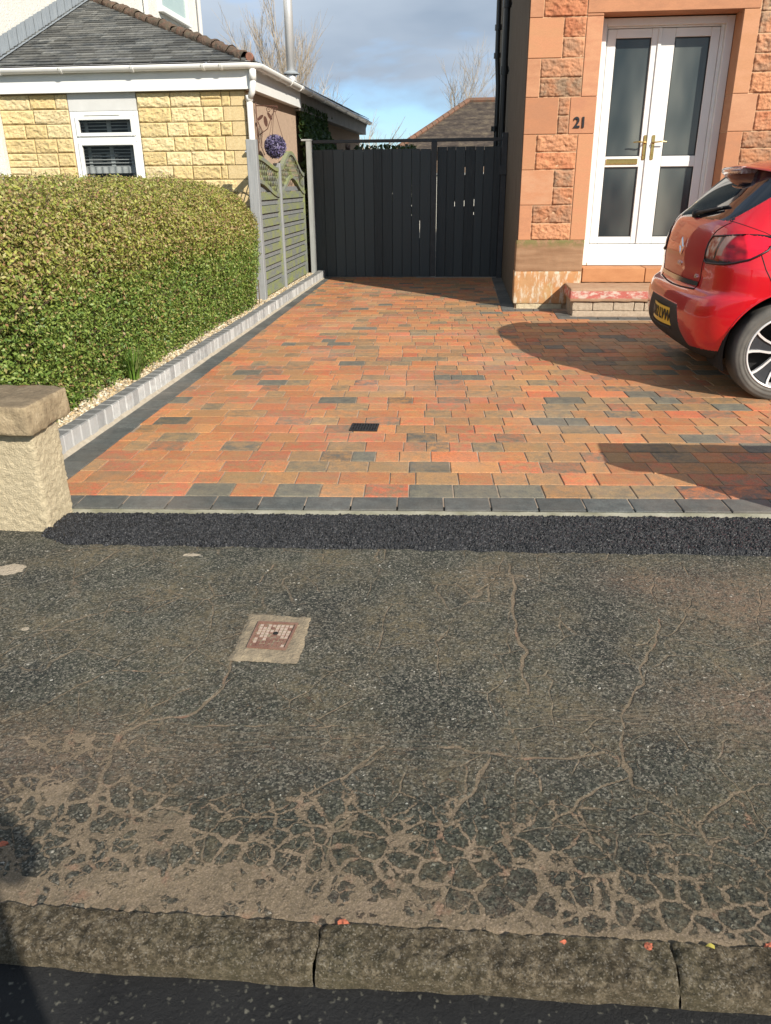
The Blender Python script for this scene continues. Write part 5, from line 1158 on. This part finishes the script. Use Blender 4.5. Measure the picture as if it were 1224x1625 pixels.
sil = [(.60, .19), (.30, .20), (.14, .225), (.05, .28), (.012, .36), (.0, .45), (.006, .54), (.03, .605), (.075, .645), (.085, .70), (.085, .80), (.095, .90), (.115, .99), (.140, 1.050), (.22, 1.13), (.32, 1.23), (.42, 1.325), (.49, 1.385), (.62, 1.412), (.85, 1.432), (1.2, 1.448), (1.7, 1.445), (2.05, 1.40), (2.4, 1.27), (2.75, 1.09), (2.98, .99), (3.2, .945), (3.5, .885), (3.75, .80), (3.93, .68), (4.02, .55), (4.05, .42), (4.03, .30), (3.95, .22), (3.7, .19), (3.0, .18), (2.0, .18), (1.2, .18)]
def crs(pts, n):   # closed Catmull-Rom, near-uniform arc sampling with extra density at the tail
    P = [Vector((a, b_)) for a, b_ in pts]; Q = []; N_ = len(P)
    for i in range(N_):
        p0, p1, p2, p3 = P[i-1], P[i], P[(i+1) % N_], P[(i+2) % N_]
        al = .5; t0 = 0; t1 = t0+max((p1-p0).length, 1e-4)**al; t2 = t1+max((p2-p1).length, 1e-4)**al; t3 = t2+max((p3-p2).length, 1e-4)**al
        for k in range(40):
            t = t1+(t2-t1)*k/40
            A1 = p0*((t1-t)/(t1-t0))+p1*((t-t0)/(t1-t0)); A2 = p1*((t2-t)/(t2-t1))+p2*((t-t1)/(t2-t1)); A3 = p2*((t3-t)/(t3-t2))+p3*((t-t2)/(t3-t2))
            B1 = A1*((t2-t)/(t2-t0))+A2*((t-t0)/(t2-t0)); B2 = A2*((t3-t)/(t3-t1))+A3*((t-t1)/(t3-t1)); Q.append(B1*((t2-t)/(t2-t1))+B2*((t-t1)/(t2-t1)))
    # weighted length
    ws = []; tot = 0
    for i in range(len(Q)):
        a, b_ = Q[i], Q[(i+1) % len(Q)]; k = 2.6 if a.x < .7 else 1.0; tot += (b_-a).length*k; ws.append(tot)
    out_ = []; j = 0
    for i in range(n):
        tg = tot*i/n
        while ws[j] < tg: j += 1
        out_.append(Q[j])
    return out_
NS, NT = 640, 96
S = crs(sil, NS)
zk = [.18, .25, .35, .50, .65, .80, .90, .98, 1.06, 1.20, 1.34, 1.45]; wk = [.79, .825, .845, .860, .866, .862, .845, .805, .765, .705, .635, .575]
def Wd(x, z):
    w_ = float(np.interp(z, zk, wk))
    hip = math.exp(-((x-.62)/.5)**2); w_ += .012*hip*math.exp(-((z-.72)/.14)**2)-.035*math.exp(-((x-.3)/.55)**2)*(1 if z > .98 else max(0, (z-.9)/.08))
    w_ += .012*math.exp(-((x-3.1)/.45)**2)*math.exp(-((z-.70)/.12)**2)
    # concave door scallop
    w_ -= .014*math.exp(-((z-.45)/.09)**2)*max(0, min(1, (x-.95)/.2))*max(0, min(1, (2.8-x)/.2))
    if x > 3.4: w_ *= 1-.16*((x-3.4)/.65)**2
    if x < .25: w_ *= 1-.03*((.25-x)/.25)
    return w_
ts = np.concatenate([np.linspace(0, .80, 74)[:-1], np.linspace(.80, .97, 32)[:-1], np.linspace(.97, 1.0, 12)]); NE = 7.0
rhos = [(max(0, 1-t**NE))**(1/NE) for t in ts]
# param: first part by eta, then continue by rho down to 0
prof = [(t, r) for t, r in zip(ts, rhos) if r > .64]; r_last = prof[-1][1]
for r in np.concatenate([np.linspace(r_last, .35, 48)[1:], np.linspace(.35, .02, 16)[1:]]): prof.append(((1-r**NE)**(1/NE), r))
NTt = len(prof)
def pt(s, et, rh, sg):
    ax = min(max(s.x, .95), 3.2); az = .66+.0*s.x
    x = ax+(s.x-ax)*rh; z = az+(s.y-az)*rh
    y = sg*Wd(x, z)*et
    if s.x < .95: x += .018*(abs(y)/.6)**2*min(1, (.95-s.x)/.5) if abs(y) < .6 else .018*min(1, (.95-s.x)/.5)
    if s.x > 3.2: x -= .16*(abs(y)/.8)**2*min(1, (s.x-3.2)/.6)
    return (x, y, z)
V = np.zeros((2*NTt-1, NS, 3))
for j, (et, rh) in enumerate(prof):
    for i, s in enumerate(S):
        V[NTt-1+j, i] = pt(s, et, rh, 1)
        V[NTt-1-j, i] = V[NTt-1+j, i]*(1, -1, 1)
nJ = 2*NTt-1
def snap_circle(cx, cz, Rr):
    d = np.hypot(V[..., 0]-cx, V[..., 2]-cz); side = np.abs(V[..., 1]) > .45; near = side & (np.abs(d-Rr) < .011)
    k = Rr/np.maximum(d, 1e-6); V[..., 0] = np.where(near, cx+(V[..., 0]-cx)*k, V[..., 0]); V[..., 2] = np.where(near, cz+(V[..., 2]-cz)*k, V[..., 2])
ARCH = [(.563, .315, .362), (3.18, .315, .362)]
for a in ARCH: snap_circle(*a)
def snap_poly(poly, cond, A0, A1, tol=.0065, closed=True):
    P_ = V[..., A0].copy(); Q_ = V[..., A1].copy(); best = np.full(P_.shape, tol); nx2, nz2 = P_.copy(), Q_.copy(); n = len(poly)
    Pa = np.abs(P_) if A0 == 1 else P_
    for i in range(n if closed else n-1):
        (x0, z0), (x1, z1) = poly[i], poly[(i+1) % n]; dx, dz = x1-x0, z1-z0; t = np.clip(((Pa-x0)*dx+(Q_-z0)*dz)/(dx*dx+dz*dz), 0, 1); qx, qz = x0+t*dx, z0+t*dz; d = np.hypot(Pa-qx, Q_-qz); w_ = (d < best) & cond
        best = np.where(w_, d, best); nx2 = np.where(w_, qx*(np.sign(P_) if A0 == 1 else 1), nx2); nz2 = np.where(w_, qz, nz2)
    V[..., A0] = nx2; V[..., A1] = nz2
LPs = [(.06, .955), (.20, .985), (.30, .985), (.415, .965), (.36, .905), (.27, .855), (.16, .820), (.06, .808)]
snap_poly(LPs, np.abs(V[..., 1]) > .62, 0, 2, closed=False)
snap_poly([(.80, 1.075), (.62, 1.16), (.78, 1.26), (1.0, 1.345), (1.3, 1.385), (1.8, 1.375), (2.1, 1.30), (2.62, 1.035), (2.55, 1.0), (1.6, 1.01)], np.abs(V[..., 1]) > .5, 0, 2, .01)
snap_poly([(.19, 1.058), (.47, 1.232)], np.abs(V[..., 1]) > .35, 0, 2, closed=False)
snap_poly([(.66, .24), (.56, .30), (.44, .40), (.35, .53), (0, .53)], V[..., 0] < .30, 1, 2, .008, closed=False)
I = np.arange(nJ*NS).reshape(nJ, NS); a = I[:-1]; b2_ = I[1:]
F = np.stack([a, np.roll(a, -1, 1), np.roll(b2_, -1, 1), b2_], -1).reshape(-1, 4)
Vf_ = V.reshape(-1, 3); C_ = Vf_[F].mean(1)
x, y, z = C_[:, 0], np.abs(C_[:, 1]), C_[:, 2]
def inpoly(px, pz, poly):
    r = np.zeros(len(px), bool); n = len(poly)
    for i in range(n):
        x0, z0 = poly[i]; x1, z1 = poly[(i+1) % n]
        c = ((z0 > pz) != (z1 > pz)) & (px < (x1-x0)*(pz-z0)/((z1-z0)+1e-12)+x0); r ^= c
    return r
reg = np.zeros(len(F), int)      # 0 paint 1 glass 2 lamp 3 black 4 deleted 5 lamp strip 6 front lamp
wz = Wd
reg[(z < .30) & (x < .35)] = 3; reg[z < .235] = 3
blk = (x < .35) & (z < .53) & (y < np.interp(z, [.24, .30, .40, .53], [.66, .56, .44, .35])); reg[blk] = 3
gl_low = 1.058+np.maximum(0, x-.19)*.62; glass = (z > gl_low) & (x < .47) & (z < 1.372) & (z > 1.06); glass |= (z > 1.062) & (x < .17+.05) & (z < 1.15); reg[glass] = 1
SW = [(.80, 1.075), (.62, 1.16), (.78, 1.26), (1.0, 1.345), (1.3, 1.385), (1.8, 1.375), (2.1, 1.30), (2.62, 1.035), (2.55, 1.0), (1.6, 1.01)]
reg[inpoly(x, z, SW) & (y > .5)] = 1
reg[(x > 2.12) & (x < 2.86) & (y < .66-(z-1.0)*.25) & (z > 1.045) & (y < .62)] = 1
LP_ = [(-.2, .950), (.06, .955), (.20, .985), (.30, .985), (.415, .965), (.36, .905), (.27, .855), (.16, .820), (.06, .808), (-.2, .808)]
lamp = inpoly(x, z, LP_) & (y > .50); reg[lamp] = 2; reg[lamp & (z < .835) & (x < .21)] = 5
FL_ = [(3.55, .74), (3.45, .86), (3.75, .80), (3.98, .66), (4.2, .60), (4.2, .55), (3.9, .58)]
reg[inpoly(x, z, FL_) & (y > .45)] = 6
reg[(x > 3.9) & (z < .50) & (z > .28) & (y < .5)] = 3
dl_ = np.zeros(len(F), bool)
for cx, cz, Rr in ARCH: dl_ |= (np.hypot(x-cx, z-cz) < Rr) & (y > .45)
reg[dl_] = 4
# full-mesh vertex normals
me = bpy.data.meshes.new('tmp'); me.from_pydata(Vf_.tolist(), [], F.tolist()); me.update(); vn = np.array([v.normal[:] for v in me.vertices])
bvh = BVHTree.FromPolygons([Vector(v) for v in Vf_.tolist()], F.tolist())
# outward?
k_ = NTt-1; tst = vn.reshape(nJ, NS, 3)[k_]; 
if tst[np.argmax(V[k_, :, 2])][2] < 0: F = F[:, ::-1]; vn = -vn
bpy.data.meshes.remove(me)
def car_part(name, r, mat, off=0.0, parent=None, label=None):
    fs = F[reg == r]; ids, inv = np.unique(fs, return_inverse=True); vv = Vf_[ids]+vn[ids]*off+np.array([CX, CY, 0]); ff = inv.reshape(fs.shape)
    o = np_mesh(name, vv, ff, mat, parent or car, smooth=True); me = o.data
    if len(me.vertices) == len(ids): me.normals_split_custom_set_from_vertices([tuple(n) for n in vn[ids]])
    if label: o['label'] = label
    return o
car_part('body', 0, MAT['paint']); car_part('window', 1, MAT['cglass']); car_part('bumper_trim', 3, MAT['bplast'])
b = NB('tail_lamp_plastic'); xx_ = b.sepz(); ay_ = b.math('ABSOLUTE', xx_[1]); c0 = b.ramp(b.noise(9, 2, .4, co=b.mapping((2, .4, 3))), [(.35, (.12, .001, .004)), (.55, (.34, .003, .012)), (.72, (.50, .01, .02))]); b.bump(b.noise(60, 1, co=b.mapping((3, 1, .4))), .15, .003)
c = b.ramp(b.math('ADD', xx_[0], b.math('MULTIPLY', xx_[2], -.25)), [(-1.98+0, (0, 0, 0)), (0, (0, 0, 0))]) if False else c0
xl = b.math('ADD', xx_[0], 2.0)          # metres from the tail
cl = b.ramp(b.noise(26, 2, .4), [(.40, (.25, .03, .02)), (.52, (.42, .16, .10)), (.68, (.50, .42, .36))])
c = b.mix(b.ramp(ay_, [(.625, 1), (.632, 0)]), c, cl); c = b.mix(b.math('MULTIPLY', b.ramp(ay_, [(.622, 0), (.628, 1)]), b.ramp(ay_, [(.640, 1), (.646, 0)])), c, (.02, .01, .01))
c = b.mix(b.math('MULTIPLY', b.math('MULTIPLY', b.ramp(ay_, [(.645, 0), (.65, 1)]), b.ramp(ay_, [(.69, 1), (.70, 0)])), b.ramp(xx_[2], [(.86, 0), (.87, 1)])), c, (.38, .22, .18))
c = b.mix(b.math('MULTIPLY', b.ramp(xl, [(.245, 0), (.26, 1)]), .9), c, (.80, .008, .03))
c = b.mix(b.ramp(xx_[2], [(.842, .85), (.856, 0)]), c, (.12, .002, .004))
MAT['lamp'] = b.done(c, .12, 0, .45)
for sg in (-1, 1):
    sel = reg == 2; keep = reg.copy(); cy_s = np.sign(C_[:, 1])
    reg[sel & (cy_s != sg)] = 12; sel5 = reg == 5; reg[sel5 & (cy_s != sg)] = 15
    L1 = car_part('tail_light', 2, MAT['lamp'], .004); car_part('lamp_strip', 5, MAT['bplast'], .003, L1)
    reg[:] = keep
    keep = reg.copy(); sel = reg == 6; reg[sel & (cy_s != sg)] = 12; car_part('headlight', 6, simple('headlamp_lens', (.55, .58, .6), None, rough=.05, coat=1.0), .004); reg[:] = keep
    # clear reversing / indicator lens inside the tail lamp
def sidehit(x, z, off=.0025, sg=-1):
    h = bvh.ray_cast(Vector((x, sg*1.6, z)), Vector((0, -sg, 0))); p = h[0]; return None if p is None else (p+Vector((0, sg*off, 0)))+Vector((CX, CY, 0))
def rearhit(y, z, off=.0025):
    h = bvh.ray_cast(Vector((-1, y, z)), Vector((1, 0, 0))); p = h[0]; return None if p is None else (p+Vector((-off, 0, 0)))+Vector((CX, CY, 0))
def line(pts, r, mat, name, fn, n=12):
    P = []
    for (a0, b0), (a1, b1) in zip(pts[:-1], pts[1:]):
        for k in range(n): P.append(fn(a0+(a1-a0)*k/n, b0+(b1-b0)*k/n))
    P.append(fn(*pts[-1])); P = [p for p in P if p is not None]; m = MB(); m.tube(P, r, 6); return m.build(name, mat, car, smooth=True)
rh = lambda y, z: rearhit(y, z, .0)
def lamp_edge(y, sg, top):
    z = .95 if top else .81
    for _ in range(4):
        p = rearhit(sg*y, z, .005)
        if p is None: return None
        z = float(np.interp(p.x-CX, [.06, .20, .30, .415], [.955, .985, .985, .965])) if top else float(np.interp(p.x-CX, [.06, .16, .27, .36], [.808, .820, .855, .905]))
    return p
for sg in (-1, 1):
    P = [rearhit(sg*.512, .83, .005), rearhit(sg*.506, .88, .005), rearhit(sg*.508, .93, .005)]
    P += [lamp_edge(y, sg, True) for y in (.53, .58, .64, .70, .74, .77, .79)]
    P += [sidehit(x_, z_, .005, sg) for x_, z_ in [(.24, .985), (.30, .985), (.36, .977), (.415, .965), (.385, .93), (.36, .905), (.31, .876), (.27, .855)]]
    P += [lamp_edge(y, sg, False) for y in (.79, .77, .74, .70, .64, .58, .54)]+[rearhit(sg*.512, .83, .005)]
    m = MB(); m.tube([p for p in P if p is not None], .0068 if sg < 0 else .004, 6); m.build('lamp_seal', simple('dark_lamp_seal', (.02, .004, .006), None, rough=.4), car, smooth=True)
for sg in (-1, 1): line([(sg*.60, 1.05), (sg*.53, 1.0), (sg*.495, .95), (sg*.49, .82), (sg*.48, .70), (sg*.44, .645)], .0032, MAT['gap'], 'tailgate_gap', rh)
line([(-.44, .640), (-.2, .628), (0, .625), (.2, .628), (.44, .640)], .006, MAT['gap'], 'tailgate_gap', rh)
line([(.33, .878), (.36, .80), (.42, .70), (.45, .66)], .003, MAT['gap'], 'bumper_gap', lambda x, z: sidehit(x, z, .0))
line([(.20, 1.06), (.36, 1.0), (.42, .97)], .0022, MAT['gap'], 'body_gap', lambda x, z: sidehit(x, z, .0))
for xa in (1.02, 2.05): line([(xa-.05, 1.02), (xa, .8), (xa+.02, .5), (xa+.06, .28)], .003, MAT['gap'], 'door_gap', lambda x, z: sidehit(x, z, .0))
m = MB()      # chrome strip at the foot of the tailgate
for (ya, yb) in [(-.47+.94*i/30, -.47+.94*(i+1)/30) for i in range(30)]:
    p = [rearhit(q, zz_, .007) for q, zz_ in ((ya, .652+.010*(ya/.47)**2), (yb, .652+.010*(yb/.47)**2), (yb, .683+.006*(yb/.47)**2), (ya, .683+.006*(ya/.47)**2))]
    m.add([p[3], p[2], p[1], p[0]], [(0, 1, 2, 3)])
    m.add([p[0], p[1], p[1]+Vector((.008, 0, -.004)), p[0]+Vector((.008, 0, -.004))], [(0, 1, 2, 3)])
m.build('chrome_strip', MAT['chrome'], car)
# number plate
m = MB(); b = NB('yellow_plate'); MAT['plate'] = b.done((.78, .48, .04), .3, 0, .5)
NPl = 16
def plp(u, v): y = -.26+.52*u; z = .375+.112*v; return Vector((CX-.018+.03*(y/.26)**2, CY+y, z))
m.grid(plp, NPl, 2, flip=True); m.grid(lambda u, v: plp(u, v)+Vector((.006, 0, 0)), NPl, 2)
pl = m.build('number_plate', MAT['plate'], car)
MAT['pblack'] = simple('plate_black', (.01, .01, .01), None, rough=.4)
mw = Matrix.Translation((CX-.013, CY, .431)) @ Matrix.Rotation(-math.pi/2, 4, 'Z') @ Matrix.Rotation(math.pi/2, 4, 'X')
tx = text_mesh('plate_characters', 'MM12 LVW', .098, .0015, MAT['pblack'], pl, mw, .98, .002)
for v in tx.data.vertices: yy_ = v.co.y+root_loc(pl).y-CY; v.co.x += .03*(yy_/.26)**2-.0085
m = MB(); m.tube([plp(0, 0)+Vector((-.004, -.005, -.016)), plp(.25, 0)+Vector((-.006, 0, -.016)), plp(.5, 0)+Vector((-.006, 0, -.016)), plp(.75, 0)+Vector((-.006, 0, -.016)), plp(1, 0)+Vector((-.004, .005, -.016))], .004, 6); m.build('plate_lip', MAT['bplast'], car)
# emblem (open diamond), small chrome letters
m = MB(); cz = .875; pc = rearhit(0, cz, .008)
for r0, r1 in ((1.0, .55),):
    o_ = [(0, .062), (.044, 0), (0, -.062), (-.044, 0)]; pts = [(pc.x-.0, CY+a*r0, cz+b_*r0) for a, b_ in o_]+[(pc.x-.008, CY+a*.78, cz+b_*.78) for a, b_ in o_]+[(pc.x, CY+a*r1, cz+b_*r1) for a, b_ in o_]
    for i in range(4): j = (i+1) % 4; m.add([pts[i], pts[j], pts[4+j], pts[4+i]], [(0, 1, 2, 3)]); m.add([pts[4+i], pts[4+j], pts[8+j], pts[8+i]], [(0, 1, 2, 3)])
m.build('emblem', MAT['chrome'], car, fixn=True)
def rear_text(s, size, y, z, dpt=.003):
    p = rearhit(y, z, .002); mw = Matrix.Translation((p.x, CY+y, z)) @ Matrix.Rotation(-math.pi/2, 4, 'Z') @ Matrix.Rotation(math.pi/2, 4, 'X')
    text_mesh('lettering', s, size, dpt, MAT['chrome'], car, mw, 1.25, .001)
rear_text('CLIO', .038, 0, .765); rear_text('dCi', .034, -.40, .715)
# spoiler (red, over the rear glass) + clear centre brake lamp
m = MB()
def spo(u, v):
    yv = -.60+1.2*u; e = abs(yv)/.60; xb = .335+.15*e**2.2; ang = v*2*math.pi
    xt = .66; zt_ = 1.395-.055*e**2
    # closed section: top from front to tip, underside back
    t_ = v*2
    if t_ <= 1: x = xt+(xb-xt)*t_; z = (zt_+.020)-(.045)*t_**1.6
    else: t_ -= 1; x = xb+(xt-xb)*t_; z = (zt_-.025-.010*min(1, t_*4))-.012*t_**.7*(1-t_)*2
    return (CX+x, CY+yv, z)
m.grid(spo, 48, 28); m.build('spoiler', MAT['paint'], car, smooth=True, fixn=True)
m = MB(); m.grid(lambda u, v: (CX+.322+.012*abs(u-.5)**2*4+.016*(v-.5)**2*4, CY-.20+.40*u, 1.326+.044*v), 30, 6); m.add([(CX+.338, CY-.20, 1.326), (CX+.46, CY-.20, 1.33), (CX+.46, CY-.20, 1.368), (CX+.338, CY-.20, 1.37)], [(0, 1, 2, 3)]); m.build('brake_light', simple('clear_red_brake_lamp', (.30, .10, .10), (.62, .52, .50), 60, .1, spec=.8, coat=1.0), car, smooth=True)
# wiper
m = MB(); wp = [rearhit(y, zz_, .022) for y, zz_ in ((-.02, 1.085), (-.14, 1.10), (-.28, 1.118), (-.36, 1.128))]; m.tube(wp, .014, 8, taper=.45); m.tube([rearhit(-.06, 1.10, .012), rearhit(-.22, 1.118, .012), rearhit(-.42, 1.14, .012)], .007, 6); p0 = rearhit(0, 1.08, .01); m.lathe([(0, -.03), (.022, -.028), (.03, 0)], (p0.x, p0.y, p0.z), axis='x', n=14); m.build('rear_wiper', MAT['bplast'], car, smooth=True)
# wheels
def wheel(wx, side):
    wh_ = bpy.data.objects.new('wheel', None); COL.objects.link(wh_); wh_.parent = car; wh_.location = Vector((CX+wx, CY+side*.745, .305))-root_loc(car); wh_.empty_display_size = .05
    ty = MB(); c = Vector((CX+wx, CY+side*.745, .305)); s = side
    ty.lathe([(.222, s*.075), (.232, s*.090), (.242, s*.097), (.244, s*.094), (.256, s*.100), (.268, s*.102), (.270, s*.0995), (.281, s*.100), (.297, s*.088), (.304, s*.07), (.305, s*.03), (.305, -s*.03), (.304, -s*.07), (.29, -s*.095), (.25, -s*.1), (.222, -s*.08)], c, axis='y', n=72)
    # shallow tread ribs
    ty.build('tyre', MAT['rubber'], wh_, smooth=True, fixn=True)
    rm = MB(); rm.lathe([(.226, s*.082), (.223, s*.090), (.214, s*.088), (.211, s*.078), (.205, s*.03), (.200, -s*.06), (.222, -s*.075)], c, axis='y', n=72); rm.build('rim', MAT['chrome2'], wh_, smooth=True, fixn=True)
    bk_ = MB(); bk_.lathe([(.0, -s*.02), (.20, -s*.02), (.20, -s*.05)], c, axis='y', n=40); bk_.build('brake_shield', MAT['black'], wh_)
    sp = MB(); edge = MB()
    for i in range(5):
        a = math.radians(72*i+18)
        def pol(r, da, h): return (c.x+r*math.cos(a+da), c.y+s*h, c.z+r*math.sin(a+da))
        # wide black spoke panel with bright machined edges
        for sgn in (-1, 1):
            pr = [(.035, .40, .062), (.085, .33, .066), (.14, .26, .070), (.185, .27, .078), (.212, .30, .083)]
            for (r0, d0, h0), (r1, d1, h1) in zip(pr[:-1], pr[1:]):
                wd0, wd1 = .013/r0, .013/r1
                P0_, P1_ = pol(r0, sgn*(d0+wd0*.5), h0), pol(r0, sgn*(d0-wd0*.5), h0); Q0, Q1 = pol(r1, sgn*(d1+wd1*.5), h1), pol(r1, sgn*(d1-wd1*.5), h1)
                D = lambda p: (p[0], p[1]-s*.022, p[2]); edge.add([P0_, P1_, Q1, Q0, D(P0_), D(P1_), D(Q1), D(Q0)], [(0, 1, 2, 3), (0, 3, 7, 4), (1, 5, 6, 2)])
        pr = [(.03, .42, .052), (.085, .31, .056), (.14, .24, .060), (.185, .25, .067), (.212, .28, .072)]
        for (r0, d0, h0), (r1, d1, h1) in zip(pr[:-1], pr[1:]):
            A_, B_, C2, D2 = pol(r0, -d0, h0), pol(r0, d0, h0), pol(r1, d1, h1), pol(r1, -d1, h1); K = lambda p: (p[0], p[1]-s*.03, p[2]); sp.add([A_, B_, C2, D2, K(A_), K(B_), K(C2), K(D2)], [(0, 1, 2, 3), (0, 3, 7, 4), (1, 5, 6, 2)])
    sp.build('spokes', MAT['satin'], wh_, fixn=False); edge.build('spoke_edges', MAT['chrome2'], wh_, fixn=False)
    hb = MB(); hb.lathe([(0, s*.07), (.026, s*.068), (.03, s*.058), (.05, s*.05)], c, axis='y', n=24); hb.build('hub_cap', MAT['satin'], wh_, smooth=True, fixn=True)
    return wh_
MAT['chrome2'] = simple('machined_alloy', (.80, .80, .80), None, rough=.35, metal=.45); MAT['satin'] = simple('satin_black_alloy', (.03, .034, .04), None, rough=.3, spec=.6)
for wx in (.563, 3.18):
    for s in (-1, 1): wheel(wx, s)
# arch liners and lips, floor
m = MB()
for cx, cz, Rr in ARCH:
    for s in (-1, 1):
        m.lathe([(Rr+.004, s*.835), (Rr+.012, s*.80), (Rr+.012, s*.5), (.03, s*.5)], (CX+cx, CY, cz), axis='y', n=48, a0=-.35, a1=math.pi+.35)
m.box(CX+.5, CX+3.6, CY-.6, CY+.6, .17, .30); m.box(CX+.3, CX+.6, CY-.48, CY+.48, .2, .34)
m.build('wheel_arch_liner', MAT['black'], car)
m = MB()
for sg in (-1,):
    for cx, cz, Rr in ARCH:
        P = [sidehit(cx+(Rr+.006)*math.cos(a), cz+(Rr+.006)*math.sin(a), .0, sg) for a in np.linspace(.12 if cx < 2 else .05, math.pi-.12, 40)]; m.tube([p for p in P if p is not None], .006, 6)
m.build('arch_lip', MAT['paint'], car, smooth=True)
for s in (-1, 1):
    m = MB(); lump(m, (CX+2.62, CY+s*.93, 1.02), .09, (.8, 1.1, .75), 2, .05); m.build('wing_mirror', MAT['paint'], car, smooth=True)
# ============================================================ PHOTOGRAPHER (stands behind the camera; only the shadow is in view)
pr = empty('person', (.27, -.42, -.078), 'person in dark jacket and jeans who casts the shadow at the left edge', 'person')
pr.rotation_euler = (0, 0, 0)
zb = -.078
J0 = dict(pel=(-.06, -.44, .95), waist=(-.06, -.43, 1.10), chest=(-.06, -.42, 1.32), neck=(-.06, -.41, 1.50), head0=(-.06, -.39, 1.60), head1=(-.06, -.38, 1.70), crown=(-.06, -.39, 1.755),
  lsh=(-.24, -.42, 1.43), rsh=(.12, -.42, 1.43), lel=(-.33, -.28, 1.20), rel=(.22, -.26, 1.20), lwr=(-.13, -.10, 1.25), rwr=(.09, -.10, 1.25), lpa=(-.085, -.055, 1.275), rpa=(.055, -.055, 1.275),
  lhip=(-.16, -.44, .90), rhip=(.04, -.44, .90), lkn=(-.17, -.42, .50), rkn=(.06, -.43, .50), lan=(-.17, -.45, .09), ran=(.07, -.46, .09), lto=(-.18, -.29, .05), rto=(.09, -.30, .05))
J = {k: (v if k in ('lwr', 'rwr', 'lpa', 'rpa') else (v[0]+(.17 if k in ('lel', 'rel') else .33), v[1], v[2])) for k, v in J0.items()}
Rr_ = dict(pel=.14, waist=.135, chest=.155, neck=.06, head0=.082, head1=.092, crown=.055, lsh=.072, rsh=.072, lel=.05, rel=.05, lwr=.03, rwr=.03, lpa=.032, rpa=.032, lhip=.095, rhip=.095, lkn=.065, rkn=.065, lan=.045, ran=.045, lto=.04, rto=.04)
ed = [('pel','waist'),('waist','chest'),('chest','neck'),('neck','head0'),('head0','head1'),('head1','crown'),('chest','lsh'),('chest','rsh'),('lsh','lel'),('rsh','rel'),('lel','lwr'),('rel','rwr'),('lwr','lpa'),('rwr','rpa'),('pel','lhip'),('pel','rhip'),('lhip','lkn'),('rhip','rkn'),('lkn','lan'),('rkn','ran'),('lan','lto'),('ran','rto')]
for sg, pa in ((-1, 'lpa'), (1, 'rpa')):     # fingers round the phone edge, thumb in front
    bx, by, bz = J[pa]
    for k in range(4):
        n1, n2 = pa+'f%d' % k, pa+'g%d' % k; J[n1] = (bx-sg*.012, by+.045, bz+.022-.018*k); J[n2] = (bx-sg*(.040-.003*abs(k-1)), by+.040, bz+.024-.018*k); Rr_[n1] = .009; Rr_[n2] = .008; ed += [(pa, n1), (n1, n2)]
    J[pa+'t'] = (bx-sg*.025, by-.005, bz+.02); Rr_[pa+'t'] = .010; ed.append((pa, pa+'t'))
keys = list(J); me = bpy.data.meshes.new('body'); off = root_loc(pr)
me.from_pydata([tuple(Vector(J[k])+Vector((0, 0, zb if J[k][2] < .96 else zb*.0))-off) for k in keys], [(keys.index(a), keys.index(b_)) for a, b_ in ed], [])
bo = bpy.data.objects.new('body', me); COL.objects.link(bo); bo.parent = pr
sk = bo.modifiers.new('skin', 'SKIN'); 
for i, k in enumerate(keys): v = me.skin_vertices[0].data[i]; v.radius = (Rr_[k], Rr_[k]); v.use_root = (k == 'pel')
ss = bo.modifiers.new('sub', 'SUBSURF'); ss.levels = 2; ss.render_levels = 2
b = NB('clothed_figure'); z_ = b.sepz()[2]; c = b.ramp(z_, [(0.0, (.03, .03, .03)), (.1, (.04, .05, .09))]); st_ = b.rng(z_, .9, 1.0); 
c = b.mix(b.math('GREATER_THAN', z_, 1.0), c, (.03, .035, .045)); c = b.mix(b.math('GREATER_THAN', z_, 1.58), c, (.50, .30, .22)); MAT['figure'] = b.done(c, .8)
me.materials.append(MAT['figure'])
m = MB(); hc = (.27, -.40, 1.70); lump(m, hc, .105, (.92, 1.0, 1.0), 3, .12); hb_ = m
keepf = []; 
o = m.build('hair', simple('dark_hair', (.03, .02, .015), (.05, .035, .02), 60, .7, bump=.6, bscale=120), pr, smooth=True); o.scale = (1, 1, 1)
for v in o.data.vertices:
    w_ = Vector(v.co)+off
    if w_.y > -.34 and w_.z < 1.76: v.co.y -= (w_.y+.34)*1.0
m = MB()
for sx in (-.035, .035): lump(m, (hc[0]+sx, -.300, 1.675), .011, (1.2, .5, .7), 2, 0)
m.build('eyes', MAT['black'], pr); m = MB(); lump(m, (hc[0], -.292, 1.645), .016, (.7, 1.1, 1.3), 2, 0); 
for sx in (-1, 1): lump(m, (hc[0]+sx*.092, -.385, 1.66), .028, (.3, .6, 1.1), 2, 0)
m.build('nose_and_ears', simple('skin', (.50, .30, .22), None, rough=.6), pr, smooth=True)
m = MB(); lump(m, (hc[0], -.298, 1.610), .02, (1.3, .4, .35), 2, 0); m.build('mouth', simple('lips', (.35, .12, .10), None, rough=.5), pr, smooth=True)
m = MB(); m.cbox(-.09, .06, -.047, -.038, 1.235, 1.31, .004); ph = m.build('phone', MAT['black'], None); tag(ph, 'black phone held up in both hands by the person', 'phone')
